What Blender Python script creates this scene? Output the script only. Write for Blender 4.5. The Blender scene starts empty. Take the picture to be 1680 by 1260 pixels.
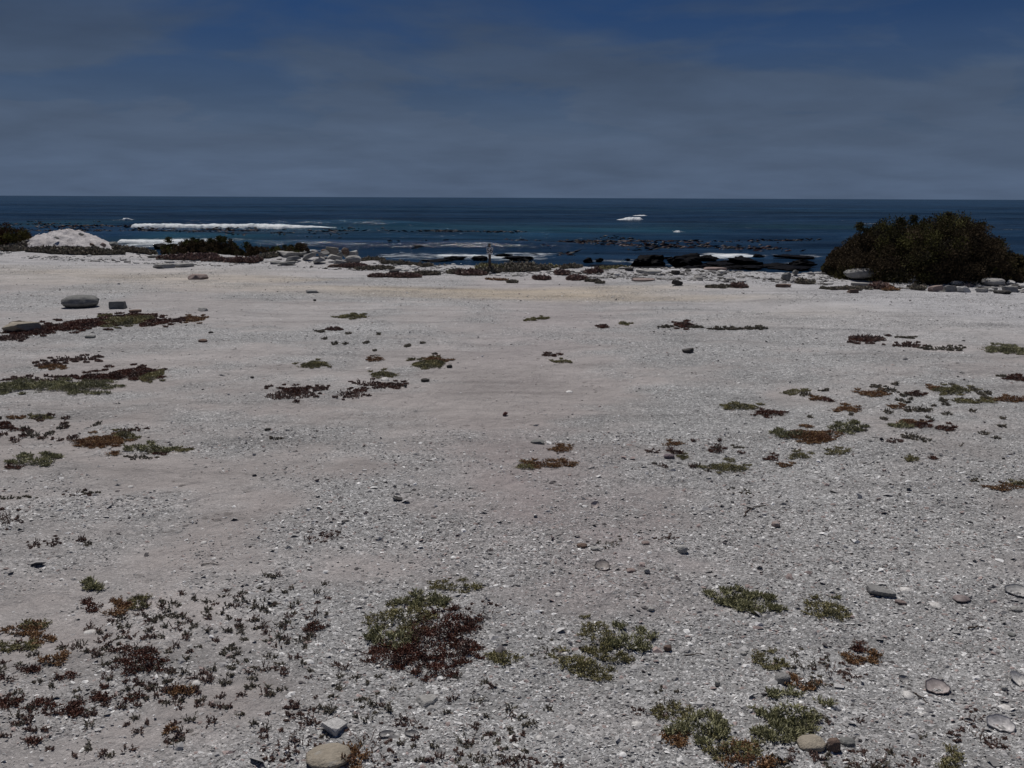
import bpy, math, random
import numpy as np
from mathutils import Vector, Matrix, Euler

S = bpy.context.scene
COL = S.collection
R = math.radians

# ------------------------------------------------------------------ camera
CAM_H = 1.6
F_PX = 1319.0                 # focal length in photo pixels (1680 wide)
PITCH = 13.05
ROLL = -0.24
cam_d = bpy.data.cameras.new("camera")
cam_d.sensor_width = 36
cam_d.lens = 36 * F_PX / 1680
cam_d.clip_start = 0.05
cam_d.clip_end = 60000
cam = bpy.data.objects.new("camera", cam_d)
COL.objects.link(cam)
cam_rot = Euler((R(90 - PITCH), 0, 0)).to_matrix() @ Matrix.Rotation(R(-ROLL), 3, 'Z')
cam.matrix_world = Matrix.Translation((0, 0, CAM_H)) @ cam_rot.to_4x4()
S.camera = cam

# ------------------------------------------------------------------ sun, sky, exposure
SUN_EL, SUN_AZ = 66.0, -24.0          # azimuth from +Y (ahead), negative = to the left
S.view_settings.view_transform = 'Standard'
S.view_settings.look = 'None'
S.view_settings.gamma = 1
S.view_settings.exposure = -0.67
sd = bpy.data.lights.new("sun", 'SUN')
sd.energy = 4.9
sd.angle = R(0.55)
sd.color = (1.0, 0.955, 0.91)
sun = bpy.data.objects.new("sun", sd)
COL.objects.link(sun)
sv = Vector((math.cos(R(SUN_EL)) * math.sin(R(SUN_AZ)), math.cos(R(SUN_EL)) * math.cos(R(SUN_AZ)), math.sin(R(SUN_EL))))
sun.rotation_euler = sv.to_track_quat('Z', 'Y').to_euler()

W = bpy.data.worlds.new("World")
S.world = W
W.use_nodes = True
nt = W.node_tree
nt.nodes.clear()


def N(tree, typ, **kw):
    n = tree.nodes.new(typ)
    for k, v in kw.items():
        if k.startswith('i_'):
            n.inputs[k[2:].replace('_', ' ')].default_value = v
        else:
            setattr(n, k, v)
    return n


def ramp(tree, stops, fac=None):
    n = tree.nodes.new('ShaderNodeValToRGB')
    e = n.color_ramp.elements
    while len(e) < len(stops):
        e.new(0.5)
    for i, (p, c) in enumerate(stops):
        e[i].position = p
        e[i].color = (c, c, c, 1) if isinstance(c, (int, float)) else (*c, 1)
    if fac is not None:
        tree.links.new(fac, n.inputs[0])
    return n.outputs[0]


def mth(tree, op, a, b=None, clamp=False):
    n = tree.nodes.new('ShaderNodeMath')
    n.operation = op
    n.use_clamp = clamp
    for i, v in enumerate((a, b)):
        if v is None:
            continue
        if isinstance(v, (int, float)):
            n.inputs[i].default_value = v
        else:
            tree.links.new(v, n.inputs[i])
    return n.outputs[0]


def mixc(tree, fac, a, b, mode='MIX'):
    n = tree.nodes.new('ShaderNodeMix')
    n.data_type = 'RGBA'
    n.blend_type = mode
    n.clamp_factor = True
    for idx, v in ((0, fac), (6, a), (7, b)):
        if isinstance(v, (int, float)):
            n.inputs[idx].default_value = v if idx == 0 else (v, v, v, 1)
        elif isinstance(v, tuple):
            n.inputs[idx].default_value = (*v, 1)
        else:
            tree.links.new(v, n.inputs[idx])
    return n.outputs[2]


sky = N(nt, 'ShaderNodeTexSky', sky_type='NISHITA', sun_disc=False, sun_elevation=R(SUN_EL), sun_rotation=R(SUN_AZ),
        altitude=10, air_density=1.0, dust_density=0.6, ozone_density=2.0)
tc = N(nt, 'ShaderNodeTexCoord')
sep = N(nt, 'ShaderNodeSeparateXYZ')
nt.links.new(tc.outputs['Generated'], sep.inputs[0])
zc = mth(nt, 'MAXIMUM', sep.outputs[2], 0.0)
den = mth(nt, 'ADD', zc, 0.16)
cx_ = mth(nt, 'DIVIDE', sep.outputs[0], den)
cy_ = mth(nt, 'DIVIDE', sep.outputs[1], den)
cmb = N(nt, 'ShaderNodeCombineXYZ')
nt.links.new(cx_, cmb.inputs[0]); nt.links.new(cy_, cmb.inputs[1])
n1 = N(nt, 'ShaderNodeTexNoise', i_Scale=1.15, i_Detail=7.0, i_Roughness=0.52, i_Distortion=0.35)
n2 = N(nt, 'ShaderNodeTexNoise', i_Scale=2.1, i_Detail=5.0, i_Roughness=0.55, i_Distortion=0.2)
mpn = N(nt, 'ShaderNodeMapping')
mpn.inputs['Scale'].default_value = (0.9, 1.0, 1)
mpn.inputs['Location'].default_value = (2.1, 7.4, 0)
nt.links.new(cmb.outputs[0], mpn.inputs[0])
nt.links.new(mpn.outputs[0], n1.inputs['Vector']); nt.links.new(mpn.outputs[0], n2.inputs['Vector'])
cl = mth(nt, 'ADD', mth(nt, 'MULTIPLY', n1.outputs[0], 0.8), mth(nt, 'MULTIPLY', n2.outputs[0], 0.2))
clm = ramp(nt, [(0.455, 0.0), (0.60, 1.0)], cl)
hz = ramp(nt, [(0.06, 1.0), (0.13, 0.6), (0.20, 0.18), (0.28, 0.0)], zc)
# veil thickness: thick at the horizon, broken higher up
veil = mth(nt, 'ADD', mth(nt, 'MULTIPLY', clm, 0.72), hz, True)
skyc = mixc(nt, 1.0, sky.outputs[0], (0.175, 0.365, 0.70), 'MULTIPLY')
cloudc = ramp(nt, [(0.0, (2.55, 3.65, 5.75)), (0.07, (2.5, 3.55, 5.5)), (0.13, (1.95, 2.9, 4.7)), (0.24, (1.22, 2.1, 4.05)), (1.0, (1.2, 2.0, 3.9))], zc)
shade = ramp(nt, [(0.3, 0.92), (0.7, 1.10)], n2.outputs[0])
cloudc = mixc(nt, 1.0, cloudc, shade, 'MULTIPLY')
mps_ = N(nt, 'ShaderNodeMapping')
mps_.inputs['Scale'].default_value = (1.8, 1.8, 13)
mps_.inputs['Rotation'].default_value = (0, R(1.5), 0)
nt.links.new(tc.outputs['Generated'], mps_.inputs[0])
n3_ = N(nt, 'ShaderNodeTexNoise', i_Scale=1.5, i_Detail=6.0, i_Roughness=0.55, i_Distortion=0.5)
nt.links.new(mps_.outputs[0], n3_.inputs['Vector'])
cloudc = mixc(nt, 1.0, cloudc, ramp(nt, [(0.32, 0.92), (0.5, 1.0), (0.68, 1.09)], n3_.outputs[0]), 'MULTIPLY')
skymix = mixc(nt, veil, skyc, cloudc)
bg = N(nt, 'ShaderNodeBackground', i_Strength=0.05)
nt.links.new(skymix, bg.inputs[0])
wo = N(nt, 'ShaderNodeOutputWorld')
nt.links.new(bg.outputs[0], wo.inputs[0])

# ------------------------------------------------------------------ noise and terrain height


def _hash(ix, iy, seed):
    h = (ix.astype(np.int64) * 374761393 + iy.astype(np.int64) * 668265263 + seed * 974634777) & 0xffffffff
    h = ((h ^ (h >> 13)) * 1274126177) & 0xffffffff
    h = (h ^ (h >> 16)) & 0xffff
    return h / 65535.0


def vn(x, y, seed=0):
    x = np.asarray(x, float); y = np.asarray(y, float)
    ix = np.floor(x); iy = np.floor(y)
    fx = x - ix; fy = y - iy
    fx = fx * fx * fx * (fx * (fx * 6 - 15) + 10); fy = fy * fy * fy * (fy * (fy * 6 - 15) + 10)
    a = _hash(ix, iy, seed); b = _hash(ix + 1, iy, seed); c = _hash(ix, iy + 1, seed); d = _hash(ix + 1, iy + 1, seed)
    return (a * (1 - fx) + b * fx) * (1 - fy) + (c * (1 - fx) + d * fx) * fy


def fbm(x, y, seed=0, octv=4, gain=0.5):
    s = 0; a = 1; t = 0
    for o in range(octv):
        s = s + a * vn(x * 2 ** o + o * 17.3, y * 2 ** o - o * 9.1, seed + o)
        t += a; a *= gain
    return s / t


def sstep(t):
    t = np.clip(t, 0, 1)
    return t * t * (3 - 2 * t)


SEA_Z = -2.0


def edge(x):
    return np.interp(x, [-40, -16, -9, -5, -2.5, 0, 4, 9, 40], [27, 25, 23, 20.8, 19.2, 18.5, 17.9, 17.0, 17.0]) + 0.9 * (vn(x * 0.55, x * 0 + 3, 5) - .5)


def hgt(x, y):
    x = np.asarray(x, float); y = np.asarray(y, float)
    h = 0.10 * (fbm(x * .22, y * .22, 11, 2) - .5) + 0.05 * (fbm(x * .9, y * .9, 12, 3) - .5)
    near = 1 - sstep((y - 9) / 6)
    h = h + (0.026 * (fbm(x * 3.2, y * 3.2, 13, 2) - .5) + 0.012 * (fbm(x * 9, y * 9, 15, 2) - .5)) * near
    # rubble berm before the drop
    e = edge(x)
    fl = np.clip(17.1 - 0.32 * x, 13.8, 22.5)        # where the flat pan ends
    b = sstep((y - fl) / 1.6) * (1 - sstep((y - e - 1) / 3))
    h = h + b * (0.01 + 0.20 * (fbm(x * .9, y * 1.3, 14, 4) - .5))
    h = h - 2.9 * sstep((y - e) / 7.5) - 0.03 * np.clip(y - e - 7.5, 0, 60)
    return h


camM = cam_rot
fx_ = F_PX


def ray(px, py):
    d = camM @ Vector(((px - 840) / fx_, -(py - 630) / fx_, -1))
    return np.array(d) / d.y


TS = np.concatenate([np.linspace(0.8, 12, 400), np.linspace(12.05, 60, 700)])


def P(px, py):
    """Point of the ground seen in this direction."""
    d = ray(px, py)
    x = d[0] * TS; y = TS; z = CAM_H + d[2] * TS
    g = z - hgt(x, y)
    i = int(np.argmax(g < 0))
    if g[i] >= 0 or i == 0:
        i = int(np.argmin(g)) or 1
        return np.array([x[i], y[i], float(hgt(x[i], y[i]))])
    t = g[i - 1] / (g[i - 1] - g[i])
    yy = TS[i - 1] + t * (TS[i] - TS[i - 1])
    return np.array([d[0] * yy, yy, float(hgt(d[0] * yy, yy))])


def PS(px, py):
    d = ray(px, py)
    t = (SEA_Z - CAM_H) / d[2]
    return np.array([d[0] * t, t, SEA_Z])


# ------------------------------------------------------------------ mesh helpers
rng = np.random.default_rng(7)


def mesh_np(name, V, Fc, mat, parent=None, smooth=False, cols=None, attrs=None):
    """Mesh from numpy arrays: Fc is (n,3) or (n,4)."""
    me = bpy.data.meshes.new(name)
    V = np.ascontiguousarray(V, dtype=np.float32); Fc = np.ascontiguousarray(Fc, dtype=np.int32)
    k = Fc.shape[1]
    me.vertices.add(len(V)); me.vertices.foreach_set('co', V.ravel())
    me.loops.add(Fc.size); me.loops.foreach_set('vertex_index', Fc.ravel())
    me.polygons.add(len(Fc))
    me.polygons.foreach_set('loop_start', np.arange(0, Fc.size, k, dtype=np.int32))
    me.update(calc_edges=True)
    me.polygons.foreach_set('use_smooth', np.full(len(Fc), smooth))
    if cols is not None:
        a = me.color_attributes.new('tint', 'FLOAT_COLOR', 'POINT')
        c = np.ones((len(V), 4), np.float32); c[:, :3] = cols
        a.data.foreach_set('color', c.ravel())
    for an, av in (attrs or {}).items():
        a = me.attributes.new(an, 'FLOAT', 'POINT')
        a.data.foreach_set('value', np.ascontiguousarray(av, dtype=np.float32))
    me.materials.append(mat)
    o = bpy.data.objects.new(name, me)
    COL.objects.link(o)
    if parent is not None:
        o.parent = parent
    return o


def tag(o, label=None, cat=None, group=None, kind=None):
    if label: o['label'] = label
    if cat: o['category'] = cat
    if group: o['group'] = group
    if kind: o['kind'] = kind
    return o


def empty(name, loc):
    e = bpy.data.objects.new(name, None)
    e.empty_display_size = 0.05
    e.location = loc
    COL.objects.link(e)
    return e


def grid_faces(nr, nc):
    i = np.arange(nr * nc).reshape(nr, nc)
    return np.stack([i[:-1, :-1], i[:-1, 1:], i[1:, 1:], i[1:, :-1]], -1).reshape(-1, 4)


# ------------------------------------------------------------------ materials
def new_mat(name, rough=0.9, spec=0.2):
    m = bpy.data.materials.new(name)
    m.use_nodes = True
    t = m.node_tree
    b = t.nodes['Principled BSDF']
    b.inputs['Roughness'].default_value = rough
    b.inputs['Specular IOR Level'].default_value = spec
    return m, t, b


def noise(t, scale, detail=4, rough=0.55, vec=None, dist=0.0):
    n = N(t, 'ShaderNodeTexNoise', i_Scale=scale, i_Detail=float(detail), i_Roughness=rough, i_Distortion=dist)
    if vec is not None:
        t.links.new(vec, n.inputs['Vector'])
    return n.outputs[0]


def bump(t, b, h, strength=0.5, dist=0.01):
    n = N(t, 'ShaderNodeBump', i_Strength=strength, i_Distance=dist)
    t.links.new(h, n.inputs['Height'])
    t.links.new(n.outputs[0], b.inputs['Normal'])


def ground_mat():
    m, t, b = new_mat('shelly_sand', 0.95, 0.15)
    geo = N(t, 'ShaderNodeNewGeometry')
    p = geo.outputs['Position']
    at = lambda nm: N(t, 'ShaderNodeAttribute', attribute_name=nm).outputs['Fac']
    shelly, pink, beige, pale = at('shelly'), at('pink'), at('beige'), at('pale')
    # two sizes of broken shell
    def cells(scale, off):
        mp = N(t, 'ShaderNodeMapping')
        mp.inputs['Location'].default_value = (off, off * 2, 0)
        t.links.new(p, mp.inputs[0])
        v = N(t, 'ShaderNodeTexVoronoi', i_Scale=scale, i_Randomness=1.0)
        # stretch the cells unevenly
        w = N(t, 'ShaderNodeTexNoise', i_Scale=scale * .6, i_Detail=2.0)
        t.links.new(mp.outputs[0], w.inputs['Vector'])
        vm = N(t, 'ShaderNodeVectorMath', operation='MULTIPLY_ADD')
        t.links.new(w.outputs[1], vm.inputs[0]); vm.inputs[1].default_value = (2.2 / scale,) * 3
        t.links.new(mp.outputs[0], vm.inputs[2])
        t.links.new(vm.outputs[0], v.inputs['Vector'])
        s = N(t, 'ShaderNodeSeparateColor'); t.links.new(v.outputs['Color'], s.inputs[0])
        return s.outputs[0], v.outputs['Distance']
    c1, d1 = cells(75, 0); c2, d2 = cells(170, 3.3); c3, d3 = cells(34, 7.7)
    g1 = ramp(t, [(0.0, 0.62), (0.25, 0.84), (0.75, 1.02), (0.92, 1.28), (1.0, 1.7)], c1)
    g2 = ramp(t, [(0.0, 0.55), (0.3, 0.85), (0.8, 1.05), (1.0, 1.7)], c2)
    g3 = ramp(t, [(0.0, 0.8), (0.12, 0.95), (0.85, 1.0), (0.95, 1.2), (1.0, 1.3)], c3)
    speck = mixc(t, 1.0, g1, g2, 'MULTIPLY')
    speck = mixc(t, 1.0, speck, g3, 'MULTIPLY')
    fine = ramp(t, [(0.3, 0.84), (0.7, 1.14)], noise(t, 220, 3, .7, p))
    shamt = ramp(t, [(0.0, 0.12), (0.45, 0.55), (1.0, 1.0)], shelly)
    tex = mixc(t, shamt, fine, speck)
    patch = ramp(t, [(0.28, 0.84), (0.72, 1.12)], noise(t, 0.8, 6, .62, p, .3))
    patch2 = ramp(t, [(0.3, 0.9), (0.7, 1.08)], noise(t, 6, 5, .65, p, .3))
    mps = N(t, 'ShaderNodeMapping'); mps.inputs['Scale'].default_value = (0.35, 2.6, 1); mps.inputs['Rotation'].default_value = (0, 0, R(8))
    t.links.new(p, mps.inputs[0])
    streak = ramp(t, [(0.32, 0.76), (0.46, 0.97), (0.62, 1.06)], noise(t, 1.1, 6, .6, mps.outputs[0], .4))
    base = mixc(t, shelly, (0.385, 0.355, 0.34), (0.435, 0.432, 0.425))
    base = mixc(t, pink, base, (0.33, 0.29, 0.285))
    base = mixc(t, beige, base, (0.50, 0.41, 0.29))
    base = mixc(t, pale, base, (0.51, 0.505, 0.51))
    col = mixc(t, 1.0, base, tex, 'MULTIPLY')
    col = mixc(t, 1.0, col, patch, 'MULTIPLY')
    col = mixc(t, 1.0, col, patch2, 'MULTIPLY')
    col = mixc(t, 1.0, col, streak, 'MULTIPLY')
    # scattered dark bits
    dk = ramp(t, [(0.968, 0.0), (0.975, 0.8)], c3)
    dk = mth(t, 'MULTIPLY', dk, ramp(t, [(0.4, 0.0), (0.7, 1.0)], noise(t, 1.7, 3, .5, p)))
    col = mixc(t, dk, col, (0.09, 0.08, 0.075))
    t.links.new(col, b.inputs['Base Color'])
    hh = mth(t, 'ADD', mth(t, 'MULTIPLY', c1, shelly), mth(t, 'MULTIPLY', c2, 0.5))
    hh = mth(t, 'ADD', hh, mth(t, 'MULTIPLY', mth(t, 'MULTIPLY', c3, shelly), 0.8))
    hh = mth(t, 'ADD', hh, mth(t, 'MULTIPLY', noise(t, 60, 6, .7, p), 1.2))
    hh = mth(t, 'ADD', hh, mth(t, 'MULTIPLY', noise(t, 9, 5, .6, p, .4), 9.0))
    bump(t, b, hh, 0.9, 0.006)
    return m


def tint_mat(name, rough=0.7, spec=0.3, sss=0.0, var=40, bs=0.0):
    """Colour comes from the piece itself (its 'tint'), with a little mottling."""
    m, t, b = new_mat(name, rough, spec)
    a = N(t, 'ShaderNodeAttribute', attribute_name='tint').outputs['Color']
    geo = N(t, 'ShaderNodeNewGeometry')
    v = ramp(t, [(0.3, 0.82), (0.7, 1.16)], noise(t, var, 3, .6, geo.outputs['Position']))
    t.links.new(mixc(t, 1.0, a, v, 'MULTIPLY'), b.inputs['Base Color'])
    return m


_sm = {}


def stone_mat(c, kind='smooth'):
    key = (c, kind)
    if key in _sm:
        return _sm[key]
    m, t, b = new_mat('stone_%s_%d' % (kind, len(_sm)), 0.9 if kind != 'wet' else 0.6, 0.25 if kind != 'wet' else 0.12)
    tcn = N(t, 'ShaderNodeTexCoord'); p = tcn.outputs['Object']
    geo = N(t, 'ShaderNodeNewGeometry'); q = geo.outputs['Position']
    big = ramp(t, [(0.3, 0.72), (0.7, 1.2)], noise(t, 9, 6, .65, q, .4))
    fine = ramp(t, [(0.3, 0.82), (0.7, 1.15)], noise(t, 90, 4, .7, q))
    col = mixc(t, 1.0, mixc(t, 1.0, c, big, 'MULTIPLY'), fine, 'MULTIPLY')
    lich = ramp(t, [(0.60, 0.0), (0.68, 0.5)], noise(t, 24, 5, .6, q, .5))
    if kind != 'wet':
        col = mixc(t, lich, col, (0.42, 0.41, 0.38))
    if kind == 'wet':
        b.inputs['Specular IOR Level'].default_value = .03
    t.links.new(col, b.inputs['Base Color'])
    hh = mth(t, 'ADD', mth(t, 'MULTIPLY', noise(t, 14, 8, .65, q), 2.0), noise(t, 120, 3, .6, q))
    bump(t, b, hh, 0.6, 0.012)
    _sm[key] = m
    return m


LEAF = tint_mat('succulent_leaf', 0.55, 0.35)
LEAFD = tint_mat('scrub_leaf', 0.9, 0.06, var=6)
STEM = tint_mat('plant_stem', 0.9, 0.1)
GRIT = tint_mat('broken_shell', 0.8, 0.2, var=90)
SHELL = tint_mat('shell', 0.6, 0.35, var=60)

# ------------------------------------------------------------------ ground
nu, nv = 760, 980
u = np.linspace(-5.2, 5.2, nu)
v = np.linspace(-4.4, 4.15, nv)
gx = 1.2 * np.sinh(u)
gy = 1.2 + 1.5 * np.sinh(v)
X, Y = np.meshgrid(gx, gy)
Z = hgt(X, Y)


def masks(x, y):
    x = np.asarray(x, float); y = np.asarray(y, float)
    n = fbm(x * .55 + 3, y * .75, 21, 4)
    n2_ = fbm(x * 2.2, y * 3.0, 22, 3)
    m = 0.52 + 2.8 * (n - .5) + 1.7 * (n2_ - .5)
    m = m + 0.32 * (1 - sstep((y - 2.2) / 2.4))                      # dense shell close by
    m = m + 0.35 * np.exp(-((x - 1.6) / 1.0) ** 2 - ((y - 4.6) / 1.2) ** 2)
    # worn bare track running away through the middle
    tr = np.exp(-((x - 0.15 - 0.02 * y - .25 * np.sin(y * .7)) / (0.45 + 0.06 * y)) ** 2) * sstep((y - 2.3) / 1.2)
    m = m - 0.62 * tr
    # an arc of shells on the bare patch
    sh = np.clip(m, 0, 1)
    pk = np.clip(0.7 * tr * (0.5 + 1.3 * (fbm(x * .8, y * .8, 24, 3) - .3)) + 0.5 * (fbm(x * .4, y * .5, 25, 3) - .5), 0, 1) * (1 - .6 * sh)
    fl = np.clip(17.1 - 0.32 * x, 13.8, 22.5)
    bd = (y - (fl - 2.7)) / 2.0
    bg_ = np.exp(-bd ** 2) * sstep((fbm(x * .12 + 3, y * .5, 27, 3) - .36) / .25) * (0.5 + 0.5 * np.exp(-((x - 1.0) / 6.5) ** 2)) * (1 - sstep((x - 4.5) / 3))
    bg_ = np.clip(bg_ * (0.6 + 0.8 * (fbm(x * .5, y * 3, 28, 3))), 0, 1)
    pl = sstep((x - 1.5) / 6) * sstep((y - 7.5) / 5) * 0.8 + 0.45 * sstep((y - 14) / 5) * (1 - bg_) + 0.30 * sstep((y - 5) / 6)
    pl = np.clip(pl * (0.7 + 0.6 * fbm(x * .3, y * .8, 29, 3)), 0, 1)
    return sh, pk, bg_, pl


sh, pk, bgm, pl = masks(X, Y)
ground = mesh_np('ground', np.stack([X, Y, Z], -1).reshape(-1, 3), grid_faces(nv, nu), ground_mat(), smooth=True,
                 attrs={'shelly': sh.ravel(), 'pink': pk.ravel(), 'beige': bgm.ravel(), 'pale': pl.ravel()})
tag(ground, kind='structure')

# ------------------------------------------------------------------ sea
ns_r, ns_c = 1050, 760
ry = np.concatenate([26 * np.exp(np.linspace(0, math.log(400 / 26), 850)), 400 * np.exp(np.linspace(0, math.log(100), 201))[1:]])
ry = ry[:ns_r]
tt = np.sinh(np.linspace(-2.6, 2.6, ns_c)) * (2.6 / math.sinh(2.6))
SY = np.repeat(ry[:, None], ns_c, 1)
SX = SY * tt[None, :]


def crest(x, y, y0, amp, wid, x0=None, xw=None, bend=0.0, seed=0):
    yc = y0 + bend * x + 0.03 * y0 * (fbm(x / (0.3 * y0) + 5, x * 0, seed, 2) - .5) * 2
    q = (y - yc) / wid
    prof = np.where(q < 0, np.exp(-(q / 0.55) ** 2), np.exp(-(q / 1.6) ** 2))   # steep towards the shore
    if x0 is not None:
        prof = prof * np.exp(-np.abs((x - x0) / xw) ** 4)
    return amp * prof * (0.7 + 0.6 * vn(x / (0.15 * y0), y * 0, seed + 3))


def sea_h(x, y):
    h = crest(x, y, 60, .50, 2.6, -9, 17, .0, 31) + crest(x, y, 78, .30, 5, None, None, .02, 32)
    h = h + crest(x, y, 107, .62, 4.0, -31, 22, .0, 33) + crest(x, y, 92, .25, 4, None, None, -.02, 38)
    h = h + crest(x, y, 150, .40, 9, None, None, .0, 34)
    h = h + crest(x, y, 205, .5, 12, None, None, .03, 35) + crest(x, y, 290, .5, 18, None, None, -.02, 36)
    h = h + crest(x, y, 172, .45, 7, 32, 12, .0, 37) + crest(x, y, 64, .22, 3.0, 22, 18, .0, 39)
    a = 0.55 + 0.45 * sstep((y - 45) / 40)
    h = h + a * 0.17 * (fbm(x * .28, y * .55, 41, 4, .55) - .5) * (1 - sstep((y - 350) / 300))
    h = h + 0.55 * (fbm(x * .018, y * .05, 43, 4, .6) - .5) * sstep((y - 90) / 200)
    return h


SZ = SEA_Z + sea_h(SX, SY)
foam = np.zeros_like(SX); teal = np.zeros_like(SX)


def addfoam(px, py, w, h, a):
    c = PS(px, py); l = PS(px - w / 2, py); t_ = PS(px, py - h / 2); b_ = PS(px, py + h / 2)
    wx = abs(c[0] - l[0]); wy = abs(t_[1] - b_[1]) / 2
    global foam
    foam = foam + a * np.exp(-((SX - c[0]) / wx) ** 4 - ((SY - c[1]) / wy) ** 2)


for f in [(400, 374.5, 390, 7, .9), (300, 396, 270, 12, 1.0), (270, 404, 200, 12, .7), (120, 372, 180, 10, .35), (180, 379, 160, 8, .4),
          (430, 387, 420, 8, .35), (700, 417, 190, 9, .7), (740, 424, 330, 12, .62), (850, 420, 150, 10, .6), (880, 416, 120, 4, .6),
          (940, 388, 190, 5, .55), (1000, 393, 200, 5, .42), (1113, 381, 24, 3, .7), (1232, 374, 18, 2.5, .6), (1250, 396, 60, 4, .6),
          (1010, 428, 130, 9, .7), (1175, 421, 130, 10, .9), (1215, 419, 110, 7, .9), (1320, 420, 90, 8, .7), (1290, 431, 120, 8, .6), (1100, 432, 120, 9, .6),
          (530, 411, 130, 5, .6), (470, 413, 90, 6, .8), (205, 360.5, 16, 3, 1.0), (165, 361, 16, 2.5, .6), (735, 347, 18, 2, .5), (750, 354, 60, 2, .5),
          (700, 351, 30, 2, .4), (1400, 362, 90, 3, .5), (1425, 367, 40, 3, .8), (1665, 377, 60, 4, .6), (1655, 410, 30, 5, .6), (1000, 352, 70, 1.5, .4), (1200, 359, 180, 2, .35), (90, 362, 40, 3, .4),
          (640, 379, 200, 5, .35), (560, 383, 260, 5, .35), (1200, 385, 200, 4, .35), (330, 380, 200, 6, .35)]:
    addfoam(*f)
for px, py, w, h, a in [(700, 375, 500, 24, .8), (1000, 378, 300, 14, .8), (1330, 373, 200, 8, .8), (120, 366, 260, 14, .8), (320, 392, 260, 14, 1.0), (450, 402, 160, 12, .6), (1250, 372, 500, 14, .5), (950, 345, 1500, 6, .35)]:
    c = PS(px, py); l = PS(px - w / 2, py); t_ = PS(px, py - h / 2); b_ = PS(px, py + h / 2)
    teal = teal + a * np.exp(-((SX - c[0]) / abs(c[0] - l[0])) ** 4 - ((SY - c[1]) / (abs(t_[1] - b_[1]) / 2)) ** 2)


def sea_mat():
    m, t, b = new_mat('sea_water', 0.22, 0.35)
    geo = N(t, 'ShaderNodeNewGeometry'); p = geo.outputs['Position']
    at = lambda nm: N(t, 'ShaderNodeAttribute', attribute_name=nm).outputs['Fac']
    mp = N(t, 'ShaderNodeMapping'); mp.inputs['Scale'].default_value = (0.8, 1.2, 1); t.links.new(p, mp.inputs[0])
    f1 = noise(t, 0.9, 8, .7, mp.outputs[0], .6); f2 = noise(t, 0.16, 5, .6, mp.outputs[0], .4)
    fm = mth(t, 'ADD', mth(t, 'MULTIPLY', at('foam'), 0.40), mth(t, 'ADD', mth(t, 'MULTIPLY', f1, 0.85), mth(t, 'MULTIPLY', f2, 0.2)))
    fmask = ramp(t, [(0.80, 0.0), (0.90, 0.40), (1.06, 0.85)], fm)
    fmask = mth(t, 'MULTIPLY', fmask, ramp(t, [(0.05, 0.0), (0.2, 1.0)], at('foam')))
    deep = mixc(t, at('teal'), (0.009, 0.026, 0.054), (0.011, 0.040, 0.060))
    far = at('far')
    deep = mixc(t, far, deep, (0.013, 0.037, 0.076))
    mp2 = N(t, 'ShaderNodeMapping'); mp2.inputs['Scale'].default_value = (0.010, 0.045, 1); t.links.new(p, mp2.inputs[0])
    var = ramp(t, [(0.35, 0.6), (0.65, 1.35)], noise(t, 1.0, 8, .62, mp2.outputs[0], .5))
    deep = mixc(t, 1.0, deep, var, 'MULTIPLY')
    mp4 = N(t, 'ShaderNodeMapping'); mp4.inputs['Scale'].default_value = (0.05, 0.22, 1); t.links.new(p, mp4.inputs[0])
    deep = mixc(t, 1.0, deep, ramp(t, [(0.35, 0.5), (0.65, 1.5)], noise(t, 1.0, 7, .65, mp4.outputs[0], .6)), 'MULTIPLY')
    mp5 = N(t, 'ShaderNodeMapping'); mp5.inputs['Scale'].default_value = (0.10, 0.75, 1); t.links.new(p, mp5.inputs[0])
    st = ramp(t, [(0.56, 0.0), (0.66, 1.0)], noise(t, 1.0, 8, .7, mp5.outputs[0], .5))
    deep = mixc(t, mth(t, 'MULTIPLY', st, 0.5), deep, (0.035, 0.075, 0.125))
    mp6 = N(t, 'ShaderNodeMapping'); mp6.inputs['Scale'].default_value = (0.022, 0.16, 1); t.links.new(p, mp6.inputs[0])
    wc = ramp(t, [(0.735, 0.0), (0.76, 1.0)], noise(t, 1.0, 9, .75, mp6.outputs[0], .8))
    deep = mixc(t, mth(t, 'MULTIPLY', wc, 0.7), deep, (0.35, 0.42, 0.47))
    col = mixc(t, fmask, deep, (0.66, 0.70, 0.72))
    out = [n for n in t.nodes if n.type == 'OUTPUT_MATERIAL'][0]
    t.nodes.remove(b)
    dif = N(t, 'ShaderNodeBsdfDiffuse'); glo = N(t, 'ShaderNodeBsdfGlossy', i_Roughness=0.10)
    t.links.new(col, dif.inputs['Color'])
    fr = N(t, 'ShaderNodeFresnel', i_IOR=1.33)
    fac = mth(t, 'MULTIPLY', mth(t, 'MINIMUM', fr.outputs[0], 0.22), mth(t, 'SUBTRACT', 1.0, fmask))
    mx = N(t, 'ShaderNodeMixShader')
    t.links.new(fac, mx.inputs[0]); t.links.new(dif.outputs[0], mx.inputs[1]); t.links.new(glo.outputs[0], mx.inputs[2])
    t.links.new(mx.outputs[0], out.inputs['Surface'])
    mp3 = N(t, 'ShaderNodeMapping'); mp3.inputs['Scale'].default_value = (0.6, 1.4, 1); t.links.new(p, mp3.inputs[0])
    w = mth(t, 'ADD', mth(t, 'MULTIPLY', noise(t, 1.6, 6, .6, mp3.outputs[0], .3), 1.0), mth(t, 'MULTIPLY', noise(t, 0.35, 3, .5, mp3.outputs[0]), 2.2))
    w = mth(t, 'ADD', w, mth(t, 'MULTIPLY', fmask, 0.4))
    bn = N(t, 'ShaderNodeBump', i_Strength=1.0, i_Distance=0.13)
    t.links.new(w, bn.inputs['Height'])
    for q in (dif, glo, fr):
        t.links.new(bn.outputs[0], q.inputs['Normal'])
    return m


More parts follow.
